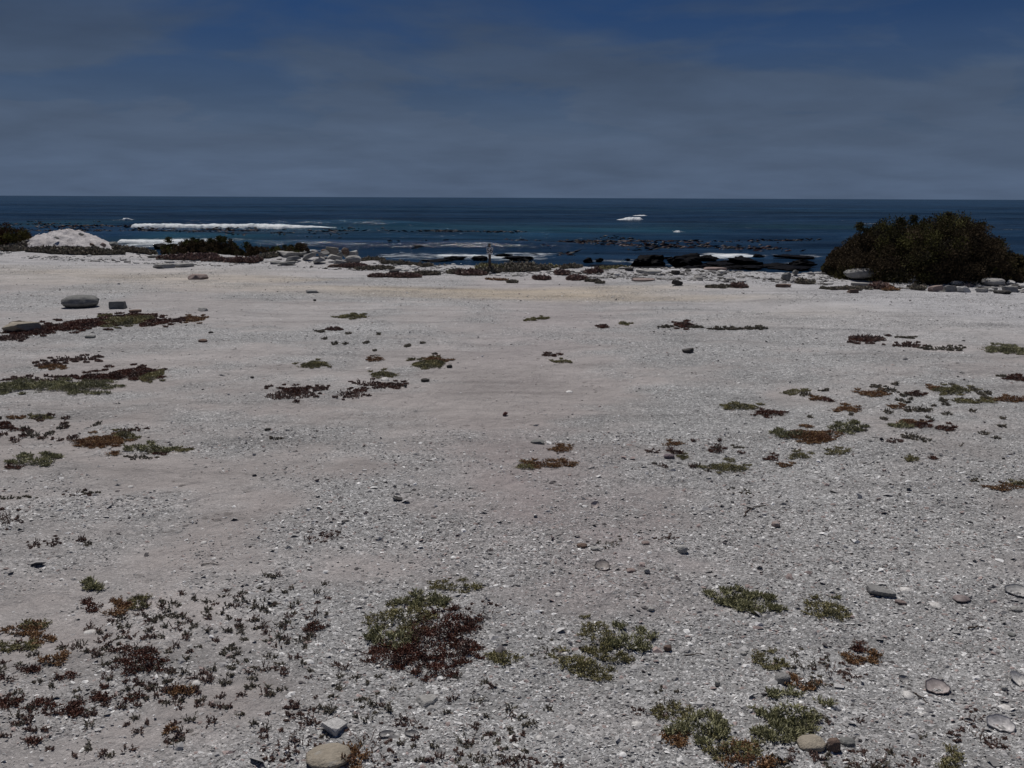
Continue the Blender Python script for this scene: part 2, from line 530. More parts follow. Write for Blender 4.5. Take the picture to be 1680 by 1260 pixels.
far = sstep((SY - 150) / 600)
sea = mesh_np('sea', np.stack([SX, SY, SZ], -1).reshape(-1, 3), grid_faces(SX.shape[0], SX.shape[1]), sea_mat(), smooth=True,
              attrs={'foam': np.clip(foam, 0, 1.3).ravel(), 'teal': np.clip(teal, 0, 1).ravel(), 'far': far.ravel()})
tag(sea, kind='structure')


def foam_mat():
    m, t, b = new_mat('white_foam', 0.9, 0.1)
    geo = N(t, 'ShaderNodeNewGeometry'); p = geo.outputs['Position']
    c = ramp(t, [(0.3, (0.50, 0.56, 0.60)), (0.55, (0.76, 0.79, 0.80)), (0.7, (0.84, 0.85, 0.85))], noise(t, 1.3, 7, .65, p, .5))
    t.links.new(c, b.inputs['Base Color'])
    bump(t, b, noise(t, 4, 6, .7, p), 1.0, 0.12)
    return m


FOAM = foam_mat()


def breaker(name, x0, x1, yc, height, depth, seed, mat=FOAM, taper=(0.12, 0.3)):
    """A tumbling ridge of white water riding on the swell."""
    nx = int(max(60, (x1 - x0) / 0.09)); ny = 26
    xs = np.linspace(x0, x1, nx); vs = np.linspace(0, 1, ny)
    A, B = np.meshgrid(xs, vs)
    tpos = (A - x0) / (x1 - x0)
    env = sstep(tpos / taper[0]) * sstep((1 - tpos) / taper[1])
    ycr = yc + 0.5 * depth * (fbm(A * .12, A * 0, seed, 3) - .5) + .5 * depth * (1 - env)
    dep = depth * (0.35 + 0.65 * env) * (0.8 + .5 * vn(A * .4, A * 0, seed + 2))
    YY = ycr + (B - .35) * dep + 0.25 * dep * (fbm(A * 1.4, B * 3, seed + 4, 3) - .5)
    prof = np.sin(np.pi * B ** 0.55)
    hh = height * env * prof * (0.62 + 0.3 * fbm(A * .5, B * 3, seed + 6, 3, .6) + .35 * fbm(A * 3.2, B * 6, seed + 8, 3, .6))
    ZZ = SEA_Z + sea_h(A, YY) + hh - 0.10 + .06 * prof
    o = mesh_np(name, np.stack([A, YY, ZZ], -1).reshape(-1, 3), grid_faces(ny, nx), mat, smooth=True)
    tag(o, kind='structure')
    return o


for px0, px1, py, hgt_, dep_, sd_, tp in [(210, 582, 375, .40, 4.0, 61, (.05, .35)), (184, 408, 397, .26, 3.0, 63, (.1, .2)), (1009, 1058, 361, .50, 3.6, 65, (.5, .2)),
                                          (1036, 1070, 357, .2, 3, 67, (.2, .5)), (700, 812, 419, .09, 1.0, 69, (.3, .4)), (202, 213, 361, .35, 3, 71, (.3, .3)),
                                          (1176, 1232, 420, .14, 1.2, 73, (.3, .4)), (1105, 1120, 382, .22, 2, 75, (.3, .5))]:
    a = PS(px0, py); b_ = PS(px1, py)
    breaker('breaking_wave', a[0], b_[0], a[1], hgt_, dep_, sd_, taper=tp)

# ------------------------------------------------------------------ white shell-sand dune at the left


def dune(name, sil, pybase, seed):
    c = P((sil[0][0] + sil[-1][0]) / 2, pybase)
    d = c[1] + 1.1
    xs_ = np.array([ray(q[0], q[1])[0] * d for q in sil]); hs_ = np.array([CAM_H + ray(q[0], q[1])[2] * d for q in sil])
    gs_ = hgt(xs_, np.full(len(xs_), d)); hs_ = np.maximum(hs_ - gs_, .0)
    n = 150; nb_ = 90
    A, B = np.meshgrid(np.linspace(xs_[0] - .3, xs_[-1] + .3, n), np.linspace(d - 1.5, d + 1.9, nb_))
    lean = xs_[len(xs_) // 2] / d            # the heap runs back at an angle, not square to the shore
    wob = .10 * (fbm(A * 1.5, B * 1.5, seed + 9, 3) - .5)
    hx = np.interp(A + wob * 2, xs_, hs_, left=0, right=0)
    q = np.clip(1 - np.abs(B - d + .3 * (fbm(A * .8, A * 0, seed + 5, 3) - .5)) / (1.25 + .5 * (hx / hs_.max() - .5)), 0, 1)
    prof = q ** .9 * (1.5 - .5 * q)
    g = hgt(A + (B - d) * lean, B)
    Zd = np.maximum(g, g * (1 - prof) + np.interp(A, xs_, gs_) * prof) + prof * hx * (.84 + .26 * fbm(A * 2.0, B * 2.0, seed, 4)) + .22 * (fbm(A * 3, B * 3, seed + 3, 6, .65) - .5) * np.clip(prof * 3, 0, 1)
    Zd = np.where(prof * hx > .004, Zd, g - .04)
    m, t, b = new_mat('white_shell_sand', 0.95, 0.1)
    geo = N(t, 'ShaderNodeNewGeometry'); p = geo.outputs['Position']
    c1 = ramp(t, [(0.3, (0.43, 0.405, 0.40)), (0.6, (0.60, 0.575, 0.57))], noise(t, 2.5, 7, .65, p, .4))
    c2 = ramp(t, [(0.3, 0.75), (0.7, 1.15)], noise(t, 40, 4, .7, p))
    col = mixc(t, 1.0, c1, c2, 'MULTIPLY')
    col = mixc(t, ramp(t, [(0.64, 0.0), (0.7, 0.6)], noise(t, 6, 4, .6, p, 1.0)), col, (0.22, 0.18, 0.16))
    t.links.new(col, b.inputs['Base Color'])
    bump(t, b, noise(t, 25, 8, .7, p), .8, 0.04)
    o = mesh_np(name, np.stack([A + (B - d) * lean, B, Zd], -1).reshape(-1, 3), grid_faces(nb_, n), m, smooth=True)
    tag(o, kind='structure')
    return o


DUNE = dune('sand_dune', [(14, 407), (34, 399), (52, 390), (66, 384), (76, 383), (88, 379), (104, 377), (122, 378), (140, 381), (156, 386), (168, 393), (180, 401), (194, 411)], 407.5, 71)

# ------------------------------------------------------------------ small leaf-shaped pieces


def rand_unit(n, up=0.0, r=rng):
    d = r.normal(size=(n, 3))
    d[:, 2] = np.abs(d[:, 2]) + up
    return d / np.linalg.norm(d, axis=1, keepdims=True)


def spindles(pos, dirs, L, Wd, cols, mid=0.45, r=rng):
    """Tapered three-sided leaves or stems: 5 points, 6 triangles each."""
    n = len(pos)
    L = np.broadcast_to(L, n)[:, None]; Wd = np.broadcast_to(Wd, n)[:, None]
    a = np.cross(dirs, r.normal(size=(n, 3)))
    a /= np.linalg.norm(a, axis=1, keepdims=True) + 1e-9
    b = np.cross(dirs, a)
    m = pos + dirs * L * mid
    V = np.empty((n, 5, 3))
    V[:, 0] = pos
    for k in range(3):
        th = 2 * math.pi * k / 3
        V[:, 1 + k] = m + (a * math.cos(th) + b * math.sin(th)) * Wd * .5
    V[:, 4] = pos + dirs * L
    T = np.array([[0, 2, 1], [0, 3, 2], [0, 1, 3], [4, 1, 2], [4, 2, 3], [4, 3, 1]])
    Fc = (np.arange(n)[:, None, None] * 5 + T[None]).reshape(-1, 3)
    C = np.repeat(cols, 5, 0)
    return V.reshape(-1, 3), Fc, C


class Bag:
    def __init__(s): s.V = []; s.F = []; s.C = []; s.n = 0

    def add(s, VFC):
        V, Fc, C = VFC
        if len(V) == 0: return
        s.V.append(V); s.F.append(Fc + s.n); s.C.append(C); s.n += len(V)

    def build(s, name, mat, parent=None, origin=(0, 0, 0), smooth=False):
        if not s.V: return None
        V = np.concatenate(s.V) - np.array(origin)
        return mesh_np(name, V, np.concatenate(s.F), mat, parent, smooth, np.concatenate(s.C))


PAL = {  # two colours each, leaf shape: length, width ratio, height of the mat, holes, twiggy
    'R': ((0.125, 0.045, 0.027), (0.085, 0.045, 0.034), .0095, .50, .028, .42, 0),
    'O': ((0.280, 0.170, 0.080), (0.180, 0.090, 0.046), .011, .50, .028, .38, 0),
    'G': ((0.285, 0.255, 0.120), (0.160, 0.148, 0.080), .0105, .45, .032, .36, 0),
    'S': ((0.310, 0.300, 0.165), (0.180, 0.175, 0.100), .024, .24, .045, .42, 0),
    'D': ((0.150, 0.145, 0.105), (0.150, 0.118, 0.092), .0070, .62, .022, .46, 1),
    'M': ((0.165, 0.098, 0.078), (0.125, 0.086, 0.072), .0070, .62, .024, .46, 1),
}


def blob_world(cx, cy, w, h, H):
    fr = P(cx, cy + h / 2)
    d = math.hypot(fr[0], fr[1])
    vis = H * F_PX / d
    if vis > .7 * h:
        H = .7 * h * d / F_PX; vis = .7 * h
    bk = P(cx, cy - h / 2 + .85 * vis)
    c = (fr + bk) / 2
    sx = w / 2 * c[1] / F_PX
    sy = max(abs(bk[1] - fr[1]) / 2, .16 * sx)
    return c, sx, sy, H, d


def grow(leaf, stem, cx, cy, w, h, k, dens=1.0, Hs=1.0):
    c1, c2, L, wr, H, holes, twig = PAL[k]
    c, sx, sy, H, d = blob_world(cx, cy, w, h, H * Hs * (1 + (.9 if twig and w > 38 else .25) * (w > 38)))
    c1 = np.array(c1); c2 = np.array(c2)
    L = max(L, d * .0019 if k != 'S' else d * .0030)
    if d > 14.5: L = d * .0034
    vr = (.65, 1.35) if d < 14.5 else (.35, 1.9)
    Wd = L * wr
    area = math.pi * sx * sy
    seed = int(abs(cx * 7 + cy * 13)) % 997
    sc = 3.2 / max(sx, sy * .8, .05)
    sc = min(sc, 26)
    def inside(x, y):
        q = ((x - c[0]) / sx) ** 2 + ((y - c[1]) / sy) ** 2
        nz = fbm(x * sc, y * sc, seed, 3)
        nz2 = fbm(x * sc * 3, y * sc * 3, seed + 5, 2)
        keep = (1.15 - q + 1.1 * (nz - .5) > holes * (0.15 + .7 * q)) & (nz2 > holes * .45 + .08 + (.22 if cy > 800 and w > 30 else 0))
        return keep, q, nz
    if not twig:
        n = int(min(9000, 3.0 * area / (L * Wd) * dens)) + 25
        x = c[0] + sx * rng.uniform(-1.15, 1.15, n * 2); y = c[1] + sy * rng.uniform(-1.15, 1.15, n * 2)
        ok, q, nz = inside(x, y)
        if ok.sum() < 12: ok = q < .8
        x, y, q, nz = x[ok][:n], y[ok][:n], q[ok][:n], nz[ok][:n]
        m = len(x)
        top = H * np.clip(1.05 - q, .15, 1) ** .5 * (.45 + .9 * nz)
        z = hgt(x, y) + top * rng.uniform(.0, 1, m) ** .55 - L * .25
        dirs = rand_unit(m, .55 if k != 'S' else .35)
        if k == 'S': dirs[:, 0] += .25 * (x - c[0]) / sx; dirs[:, 1] += .25 * (y - c[1]) / sy
        dirs /= np.linalg.norm(dirs, axis=1, keepdims=True)
        mixv = np.clip((fbm(x * sc * .9, y * sc * .9, seed + 9, 2) - .38) * 4, 0, 1)[:, None]
        col = (c1 * (1 - mixv) + c2 * mixv) * rng.uniform(*vr, m)[:, None]
        leaf.add(spindles(np.stack([x, y, z], -1), dirs, L * rng.uniform(.7, 1.25, m), Wd * rng.uniform(.8, 1.2, m), col))
        # runners creeping out at the rim
        ns = max(4, int(10 + 30 * min(1, sx) + (18 if cy > 800 and w > 40 else 0)))
        th = rng.uniform(0, 2 * math.pi, ns); rr = rng.uniform(.55, 1.0, ns)
        x = c[0] + sx * rr * np.cos(th); y = c[1] + sy * rr * np.sin(th)
        p0 = np.stack([x, y, hgt(x, y) + .003], -1)
        dd = np.stack([np.cos(th), np.sin(th) * .8, rng.uniform(0, .3, ns)], -1)
        dd /= np.linalg.norm(dd, axis=1, keepdims=True)
        SL = np.clip(.42 * min(sx, sy * 1.5), .02, .12) * rng.uniform(.5, 1.3, ns)
        stem.add(spindles(p0, dd, SL, max(.0018, d * .0006), np.tile(np.array([[.075, .045, .03]]), (ns, 1)) * rng.uniform(.6, 1.4, ns)[:, None], .3))
        e = p0 + dd * SL[:, None]
        for j in range(5):
            q0 = p0 + dd * (SL * (.35 + .16 * j))[:, None]
            cc = (c1 * .6 + c2 * .4) * rng.uniform(.6, 1.3, ns)[:, None]
            leaf.add(spindles(q0, rand_unit(ns, .4), L * .9, Wd * .9, cc))
    else:
        LS = min(H * 1.0, .036)
        n = int(min(2200, dens * 2600 * area * (.030 / max(LS, .010)) ** 1.5)) + 9
        x = c[0] + sx * rng.uniform(-1.1, 1.1, n * 2); y = c[1] + sy * rng.uniform(-1.1, 1.1, n * 2)
        ok, q, nz = inside(x, y)
        if ok.sum() < 6: ok = q < .8
        x, y, q, nz = x[ok][:n], y[ok][:n], q[ok][:n], nz[ok][:n]
        m = len(x)
        p0 = np.stack([x, y, hgt(x, y) - .002], -1)
        dirs = rand_unit(m, .2)
        SL = (LS if cy > 480 else H * .85) * rng.uniform(.55, 1.25, m) * (.30 + .85 * np.clip(1.05 - q, 0, 1)) * np.clip(.1 + 1.9 * nz, .3, 1.6)
        stem.add(spindles(p0, dirs, SL, max(.0022, d * .0007), np.array([[.06, .04, .03]]) * rng.uniform(.6, 1.3, m)[:, None], .3))
        nl = 8
        for j in range(nl):
            tpos = .2 + .8 * j / (nl - 1)
            dd = rand_unit(m, .25) + dirs * .6
            dd /= np.linalg.norm(dd, axis=1, keepdims=True)
            mv = rng.uniform(0, 1, m)[:, None]
            cc = (c1 * mv + c2 * (1 - mv)) * rng.uniform(vr[0], vr[1] + .1, m)[:, None]
            leaf.add(spindles(p0 + dirs * (SL * tpos)[:, None], dd, L * rng.uniform(.7, 1.2, m), Wd, cc))


LOOK = {'R': 'rust red foliage', 'O': 'tan and orange foliage', 'G': 'olive green foliage', 'S': 'pale green spiky foliage', 'D': 'dark twiggy foliage', 'M': 'purple brown twiggy foliage'}


def plant(name, cat, label, blobs, group=None, Hs=1.0):
    cx, cy = blobs[0][0], blobs[0][1] + blobs[0][3] / 2
    o = P(cx, cy)
    root = empty(name, o)
    tag(root, label, cat, group)
    kinds = []
    for b in blobs:
        if b[4] not in kinds: kinds.append(b[4])
    for k in kinds:
        bag = Bag()
        for b in blobs:
            if b[4] != k: continue
            grow(bag, bag, *b, Hs=Hs)
            cx, cy, w, h = b[:4]
            if cy < 470 or w < 14: continue
            for _ in range(int(2 + w / 9)):                      # loose sprigs round the rim
                th = rng.uniform(0, 2 * math.pi); q = rng.uniform(.42, .68)
                s_ = rng.uniform(.06, .20) * max(w, 22)
                grow(bag, bag, cx + w * q * math.cos(th), cy + h * q * math.sin(th), s_, s_ * min(.6, h / w + .1), k, dens=.7)
        f = bag.build('foliage', LEAF, root, o)
        if f and len(kinds) > 1: f['label'] = LOOK[k]
    return root


exec_tables = []


def T(kind, text):
    """rows: label | px,py,w,h,K; px,py,w,h,K ..."""
    name, cat, group = kind
    for ln in text.strip().splitlines():
        lab, bl = ln.split('|')
        blobs = []
        for s in bl.strip().split(';'):
            q = s.split(',')
            blobs.append((float(q[0]), float(q[1]), float(q[2]), float(q[3]), q[4].strip()))
        plant(name, cat, lab.strip(), blobs, group, Hs=3.0 if name == 'shore_scrub' else 1.0)


T(('succulent_mat', 'ground plant', 'mats of succulent on the sand'), '''
long rust red and olive succulent strip below the big oval boulder|205,526,90,20,G;215,519,80,10,R;150,530,90,18,R;100,537,80,16,R;255,528,46,15,R;50,545,64,16,R;18,553,50,14,M
small dark and orange succulent mat just right of the long rust red strip|294,525,24,10,M;318,523,36,12,O
purplish brown mat with tan front edge, between the two long strips at the left|125,588,84,10,M;80,597,50,11,M;88,601,40,8,O
thick rust red succulent patch with green right rim, above the pale green strip's end|218,611,82,24,R;165,618,70,14,R;248,617,34,20,G
wide pale green spiky mat at the left edge under the rust red patch|105,633,150,22,S;18,634,60,22,S;60,622,90,10,M
brown and olive succulent cluster with ragged outline, right part of the left-hand weed field|165,722,80,22,O;205,714,40,16,G;110,718,44,10,M;215,705,46,8,M;150,730,50,8,O
green spiky mat with a dark fringe below it, right of the brown and olive cluster|250,735,60,16,S;232,749,44,8,D
little olive mat with a dark tip, rightmost of the left-hand weed field|298,738,26,8,G;313,736,10,5,D
feathery green mat with a red left root, lowest of the left-hand weed field|55,756,70,15,S;85,748,26,8,S;22,767,26,4,R
small orange brown mat in the top row of the left-hand weed field|26,685,18,6,O
olive and orange mat right of the small orange brown one, left-hand weed field|65,684,32,9,G
dark reddish mat touching the left edge in the top of the weed field|6,697,22,12,R
tiny orange mat under the brown and olive cluster|185,744,16,7,O
tiny dark red mat under the green spiky mat with the dark fringe|260,744,20,6,R
low dark green lens-shaped mat, farthest of the mats left of centre|577,519,50,8,G
thin brown mat with a dark left tail, below the lens-shaped one left of centre|548,540,34,5,M;528,544,16,3,D
slanting olive green mat left of centre|515,597,48,13,G
small orange and green mat under a dark stick left of centre|616,590,26,7,O
largest olive and gold mat left of centre, with pebbles at its right|703,596,58,18,G;715,590,40,10,O
olive mat just above the white shell left of centre|630,613,42,12,G
reddish weed arc around the white shell left of centre|640,631,52,10,R;600,627,40,11,M;620,635,30,6,M
loose red brown weed patch among shells, at the left end of the central group|475,645,86,22,M;485,640,50,14,R
small brown tuft between the two loose red brown patches of the central group|527,636,28,9,M
second loose red brown patch of the central group, right of the first|575,646,48,18,M;590,640,24,8,R
small flat dark red mat above a small dark green one, mid sand|902,582,27,6,R
small flat dark green mat below a small dark red one, mid sand|922,593,28,6,G
thin grey green pair of mats far off, straight below the numbered post|870,524,18,5,G;889,522,18,5,G
small pinkish brown round mat far off right of centre|991,536,18,5,R
small grey green mat just right of the pinkish brown round one|1024,531,18,4,G
dark red tuft with straggling tails, left of the long thin dark line of weed|1122,533,34,12,R;1095,535,26,4,D;1140,536,24,4,D
long thin dark line of weed on the far sand right of centre|1190,539,50,5,D;1235,538,50,5,D
dark brown spiky strip on the right, upper left piece of a broken line|1422,555,60,14,M;1415,558,36,8,R
low brown strip in the middle of the broken line at the right|1485,566,54,8,M
low dark green strip, right end of the broken line|1548,571,62,7,D
pale green spiky mat cut by the right edge, farther one|1652,573,74,15,S
dark red mat cut by the right edge|1668,621,38,9,R;1645,617,16,3,D
dark olive mat at the left of the right-hand weed field|1300,642,40,9,G;1322,646,20,7,D
two-lobed orange red little mat under the dark olive one|1340,654,20,7,O;1358,657,18,6,R
tan orange round mat below the two-lobed orange red one|1390,670,38,11,O
orange and dark mat in the middle of the right-hand weed field|1432,645,50,12,O;1455,640,34,10,D;1435,634,18,4,D
gold and green mat, widest of the back row in the right-hand weed field|1560,640,66,13,G;1535,636,24,8,O
small red brown mat left of the wide gold and green one|1502,647,24,9,R
small green mat under the right end of the wide gold and green one|1585,658,32,8,G
long gold green mat cut by the right edge, beside the weed field|1655,655,60,10,O;1620,658,24,6,G
small tan mat with a grey twiggy tail in the right-hand weed field|1472,667,26,7,O;1505,671,46,8,D
bright rust red two-lobed mat in the right-hand weed field|1515,697,34,10,R;1548,701,28,10,R
pale tan and green ragged mat touching the bright rust red one|1492,692,34,14,O;1480,699,30,8,S
green and red long mat at the left of the right-hand weed field|1215,667,60,12,G;1265,677,48,12,R
large olive gold mat with pale feathery wing in the right-hand weed field|1325,714,84,24,O;1300,712,60,16,S;1345,718,40,16,O;1385,701,54,16,S
small yellow green mat below the large olive gold one|1312,747,32,12,G
small olive green mat right of the yellow green one|1372,741,36,10,G
round bright yellow green cushion right of centre|1193,766,66,19,G
small rust red mat beside a tan one, right of the yellow green cushion|1267,751,18,12,R
small tan mat beside the rust red one, right of the yellow green cushion|1287,762,20,8,O
small brown and olive mat, left one of a lone pair at the right|1498,752,20,9,G
small red brown mat, right one of a lone pair at the right|1530,751,13,7,R
small dark and tan mat above the lone pair at the right|1462,724,30,7,M
orange brown little cushion above the long knobbly strip in the centre|920,736,33,13,O
long knobbly orange and olive strip in the centre|862,765,30,12,G;895,761,50,11,O;930,760,44,10,O;870,758,20,6,O
small orange mat above the purple grey pebble|1100,727,28,9,O
red orange mat touching the purple grey pebble|1108,740,24,10,R
yellow green scrap of mat just right of the purple grey pebble|1122,749,16,7,G
flat brown mat left of the purple grey pebble|1068,740,22,6,M
ragged red brown mat between the pebble and the yellow green cushion|1177,739,20,11,R
tan and olive mat cut by the right edge, lower one|1650,799,50,11,O;1670,793,24,8,G
large rust red and olive patch in the front centre, the biggest of the foreground|715,1040,120,60,R;660,1008,110,40,G;690,1070,120,50,R;640,1080,80,30,R;705,1095,70,30,R;740,1015,80,34,R;690,985,60,18,S;640,1045,60,30,S;765,1060,50,40,R
small dark green tuft just behind the biggest foreground patch|750,962,70,16,G
dark weed tuft at the right rim of the biggest foreground patch|800,1001,48,26,M
green cushion just right of the biggest foreground patch|830,1078,48,18,G
small bright rust orange tuft left of the biggest foreground patch|517,1030,20,13,R;501,1044,12,12,M
green branching plant in the front, right of the biggest patch|985,1040,50,62,G;1030,1048,60,34,S;950,1085,80,38,G;975,1100,50,30,G;890,1062,40,32,D;1015,1082,30,16,G
dark olive bushy plant in the front right of centre, alone on white shells|1095,1152,50,46,D;1075,1162,60,24,M;1105,1170,50,16,G
long green to orange straggling plant at the bottom right of centre|1150,1196,76,36,S;1195,1225,80,40,G;1225,1248,80,44,O;1105,1212,30,20,O
feathery green plant, left half of the pair above right of the foreground|1195,978,56,20,S;1215,990,30,12,S
feathery green plant, right half of the pair above right of the foreground|1248,993,60,22,S
dark green crescent cushion on pale shells at the right|1345,993,52,28,G;1368,1006,36,26,G
dark mixed plant wrapped round the grey stone at the right front|1265,1083,56,20,G;1320,1085,60,30,D;1365,1100,48,40,M;1335,1120,50,20,D
orange cushion at the foot of the dark mixed plant at the right front|1315,1120,36,22,O
golden brown three-lobed little plant right of the dark mixed plant|1402,1079,24,14,O;1430,1080,20,15,O;1406,1062,18,12,R
grey green feathery plant below the dark mixed plant|1300,1165,90,46,S;1325,1180,60,34,D;1285,1200,60,24,S
rust and brown tuft, leftmost of four above the lower left weed field|151,995,18,20,R
gold tuft, second of four above the lower left weed field|205,991,30,12,O
olive tuft with red tips, third of four above the lower left weed field|230,992,28,18,G
flat gold tuft, lowest of four above the lower left weed field|187,1006,26,7,O
gold and green cushion at the left edge of the foreground|35,1030,52,22,O;60,1026,30,12,G
second gold and green cushion just under the first at the left edge|72,1048,32,16,O;10,1062,34,10,G;45,1062,20,10,G
brown and olive mat in the lower left weed field|87,1082,34,18,O
red brown spreading plant in the middle of the lower left weed field|235,1078,70,44,R;215,1062,40,26,M
orange red bush-like tuft at the right of the lower left weed field|298,1130,30,14,O;280,1126,24,20,M
rust tuft touching the left edge near the bottom|17,1155,28,12,R
brown olive tuft near the bottom of the lower left weed field|115,1166,34,16,R;90,1167,26,12,M
dark red tuft with a white shell on it in the lower left weed field|172,1140,32,18,R
yellow tipped lone tuft near the bottom left|275,1197,12,12,O;276,1212,24,12,M
small olive tuft with a leaning stem on bare grey sand at the left|152,961,20,12,S
''')

T(('dark_weed', 'weed', 'dark twiggy weeds on the sand'), '''
large purple brown twiggy weed left of the broken white slab at the bottom|485,1205,90,80,M;460,1225,60,40,M;500,1170,50,40,M
purple brown twiggy weed right of the broken white slab at the bottom|600,1212,60,60,M;570,1245,40,30,O;625,1240,40,30,M
dark twiggy weed in front of the half buried pale flat stone|680,1182,44,34,M
dark sparse weed just left of the half buried pale flat stone|622,1150,50,30,D
purple dark weed mound cut by the bottom edge, right|1440,1246,120,28,M;1385,1250,60,24,D
green rosette weed at the bottom edge, right of the purple mound|1556,1250,28,30,G
dark green tuft at the bottom edge, left of the big tan stone|1272,1250,40,24,D
dark purple weed just below the pale open shell at the right|1605,1205,60,32,M;1635,1218,40,20,M
faint pinkish weed above the pale open shell at the right|1595,1178,36,22,M
grey purple weed right of the dark mixed plant at the right front|1403,1103,42,24,M
dark tuft at the left edge halfway down|12,849,52,30,M
straggling purple weed line on the left sand|125,809,44,10,M;150,808,30,4,D
thin dark weed line reaching the left edge|25,816,54,5,D
ring-shaped brown weed on the left sand|55,892,20,14,M
twin of the ring-shaped weed just right of it|85,890,22,18,M
small brown weed pair farther right of the ring-shaped weed|133,884,16,8,M;145,892,14,6,D
dark reddish weed alone on bare sand, below left of the black wedge stone|515,881,40,16,M;545,877,30,14,M
dark tiny tuft between pebble and bare sand, left of centre|454,718,18,8,D
dark scrap of weed beside the largest olive and gold mat|714,580,10,4,D
small dark weed above the two-lobed orange red mat|1352,640,15,4,D
small dark weed dash above the broken line at the right|1487,554,28,3,D
grey twiggy weed under the bright rust red two-lobed mat|1490,716,20,9,D
curled grey weed right of the one under the rust red mat|1515,720,30,8,D
grey weed speckle above the lone pair at the right|1410,704,34,8,D
dark weed scrap right of the ragged red brown mat|1212,733,20,6,D
dark weed dash near the right edge of the middle sand|1600,788,18,4,D
pink brown weed scrap on pale shells right of the oval shell|1088,881,40,8,M
dark twiggy weed between pebbles, above the oval brown shell|1000,888,44,18,D
dark weed scatter on pale shells, middle right|1208,807,40,10,D
dark small weed at the lower centre edge|850,1252,50,18,M
dark green small weed low at centre right of the weed field|770,1205,60,34,D
''')

# ------------------------------------------------------------------ low scrub behind the pan
T(('shore_scrub', 'scrub', 'low scrub along the shore edge'), '''
olive and dark scrub tuft around the foot of the numbered post|808,436,64,22,G;800,444,50,10,D
grey brown scrub spread right of the numbered post|868,434,84,18,D;850,440,90,12,D
upright green scrub right end of the spread beside the post|906,431,26,18,G
dark red scrub tuft left of the numbered post|772,448,48,9,M;750,446,34,8,D
long brown scrub strip left of the numbered post|660,452,70,8,M;700,449,50,6,D;620,453,30,5,M
low dark strip trailing right from the stone heap|615,441,70,5,D;580,437,50,6,M
dark red scrub tuft first right of the post, on pale sand|889,456,30,8,M
small dark red scrub tuft above and right of the first|922,448,24,8,M
broad dark red scrub tuft third right of the post|946,456,32,9,M
dark red scrub tuft fourth right of the post|973,446,28,8,M
low olive scrub strip by the sea, right of the post|1005,439,60,6,G
low olive scrub strip at the water, just right of the previous strip|935,438,40,5,D
brown red scrub tuft with a long left tail on the pan edge|1212,469,24,8,M;1180,471,40,3,D
low dark scrub tuft among rubble left of the big bush|1318,463,32,7,D
dark brown scrub clump on rubble in front of the big bush|1443,471,40,9,M;1460,474,24,6,O
dark scrub bit beside the pale blocks before the big bush|1505,473,24,7,D
brown scrub scrap between rubble at the bush foot|1390,474,60,4,D
grey brown scrub band at the foot of the white dune|120,411,150,10,D;60,404,110,12,D;170,415,70,5,D
dark brown scrub band in the left corner below the red green bush|30,400,80,14,D;20,410,70,6,D
grey scrub mound right of the white dune|225,411,80,9,D
dark scrub on the right flank of the white dune|150,398,28,9,D
brown weed bank in front of the spiky bush|310,423,110,8,M;360,427,60,6,M
brown weed spread right end of the bank, below bare white sand|400,428,60,8,M;440,420,30,8,D
thin dark scrub band behind the stone heap, to its right|650,419,60,5,D;610,420,50,5,D
dark dash of scrub on white sand left of the post|685,432,30,4,D;700,436,24,4,D
thin brown scrub dash below the post|816,459,34,3,O
black brown scrub dash below the red tufts|841,463,18,3,D
dark low scrub line right of the fourth red tuft|972,461,26,3,D;985,464,16,3,D
''')


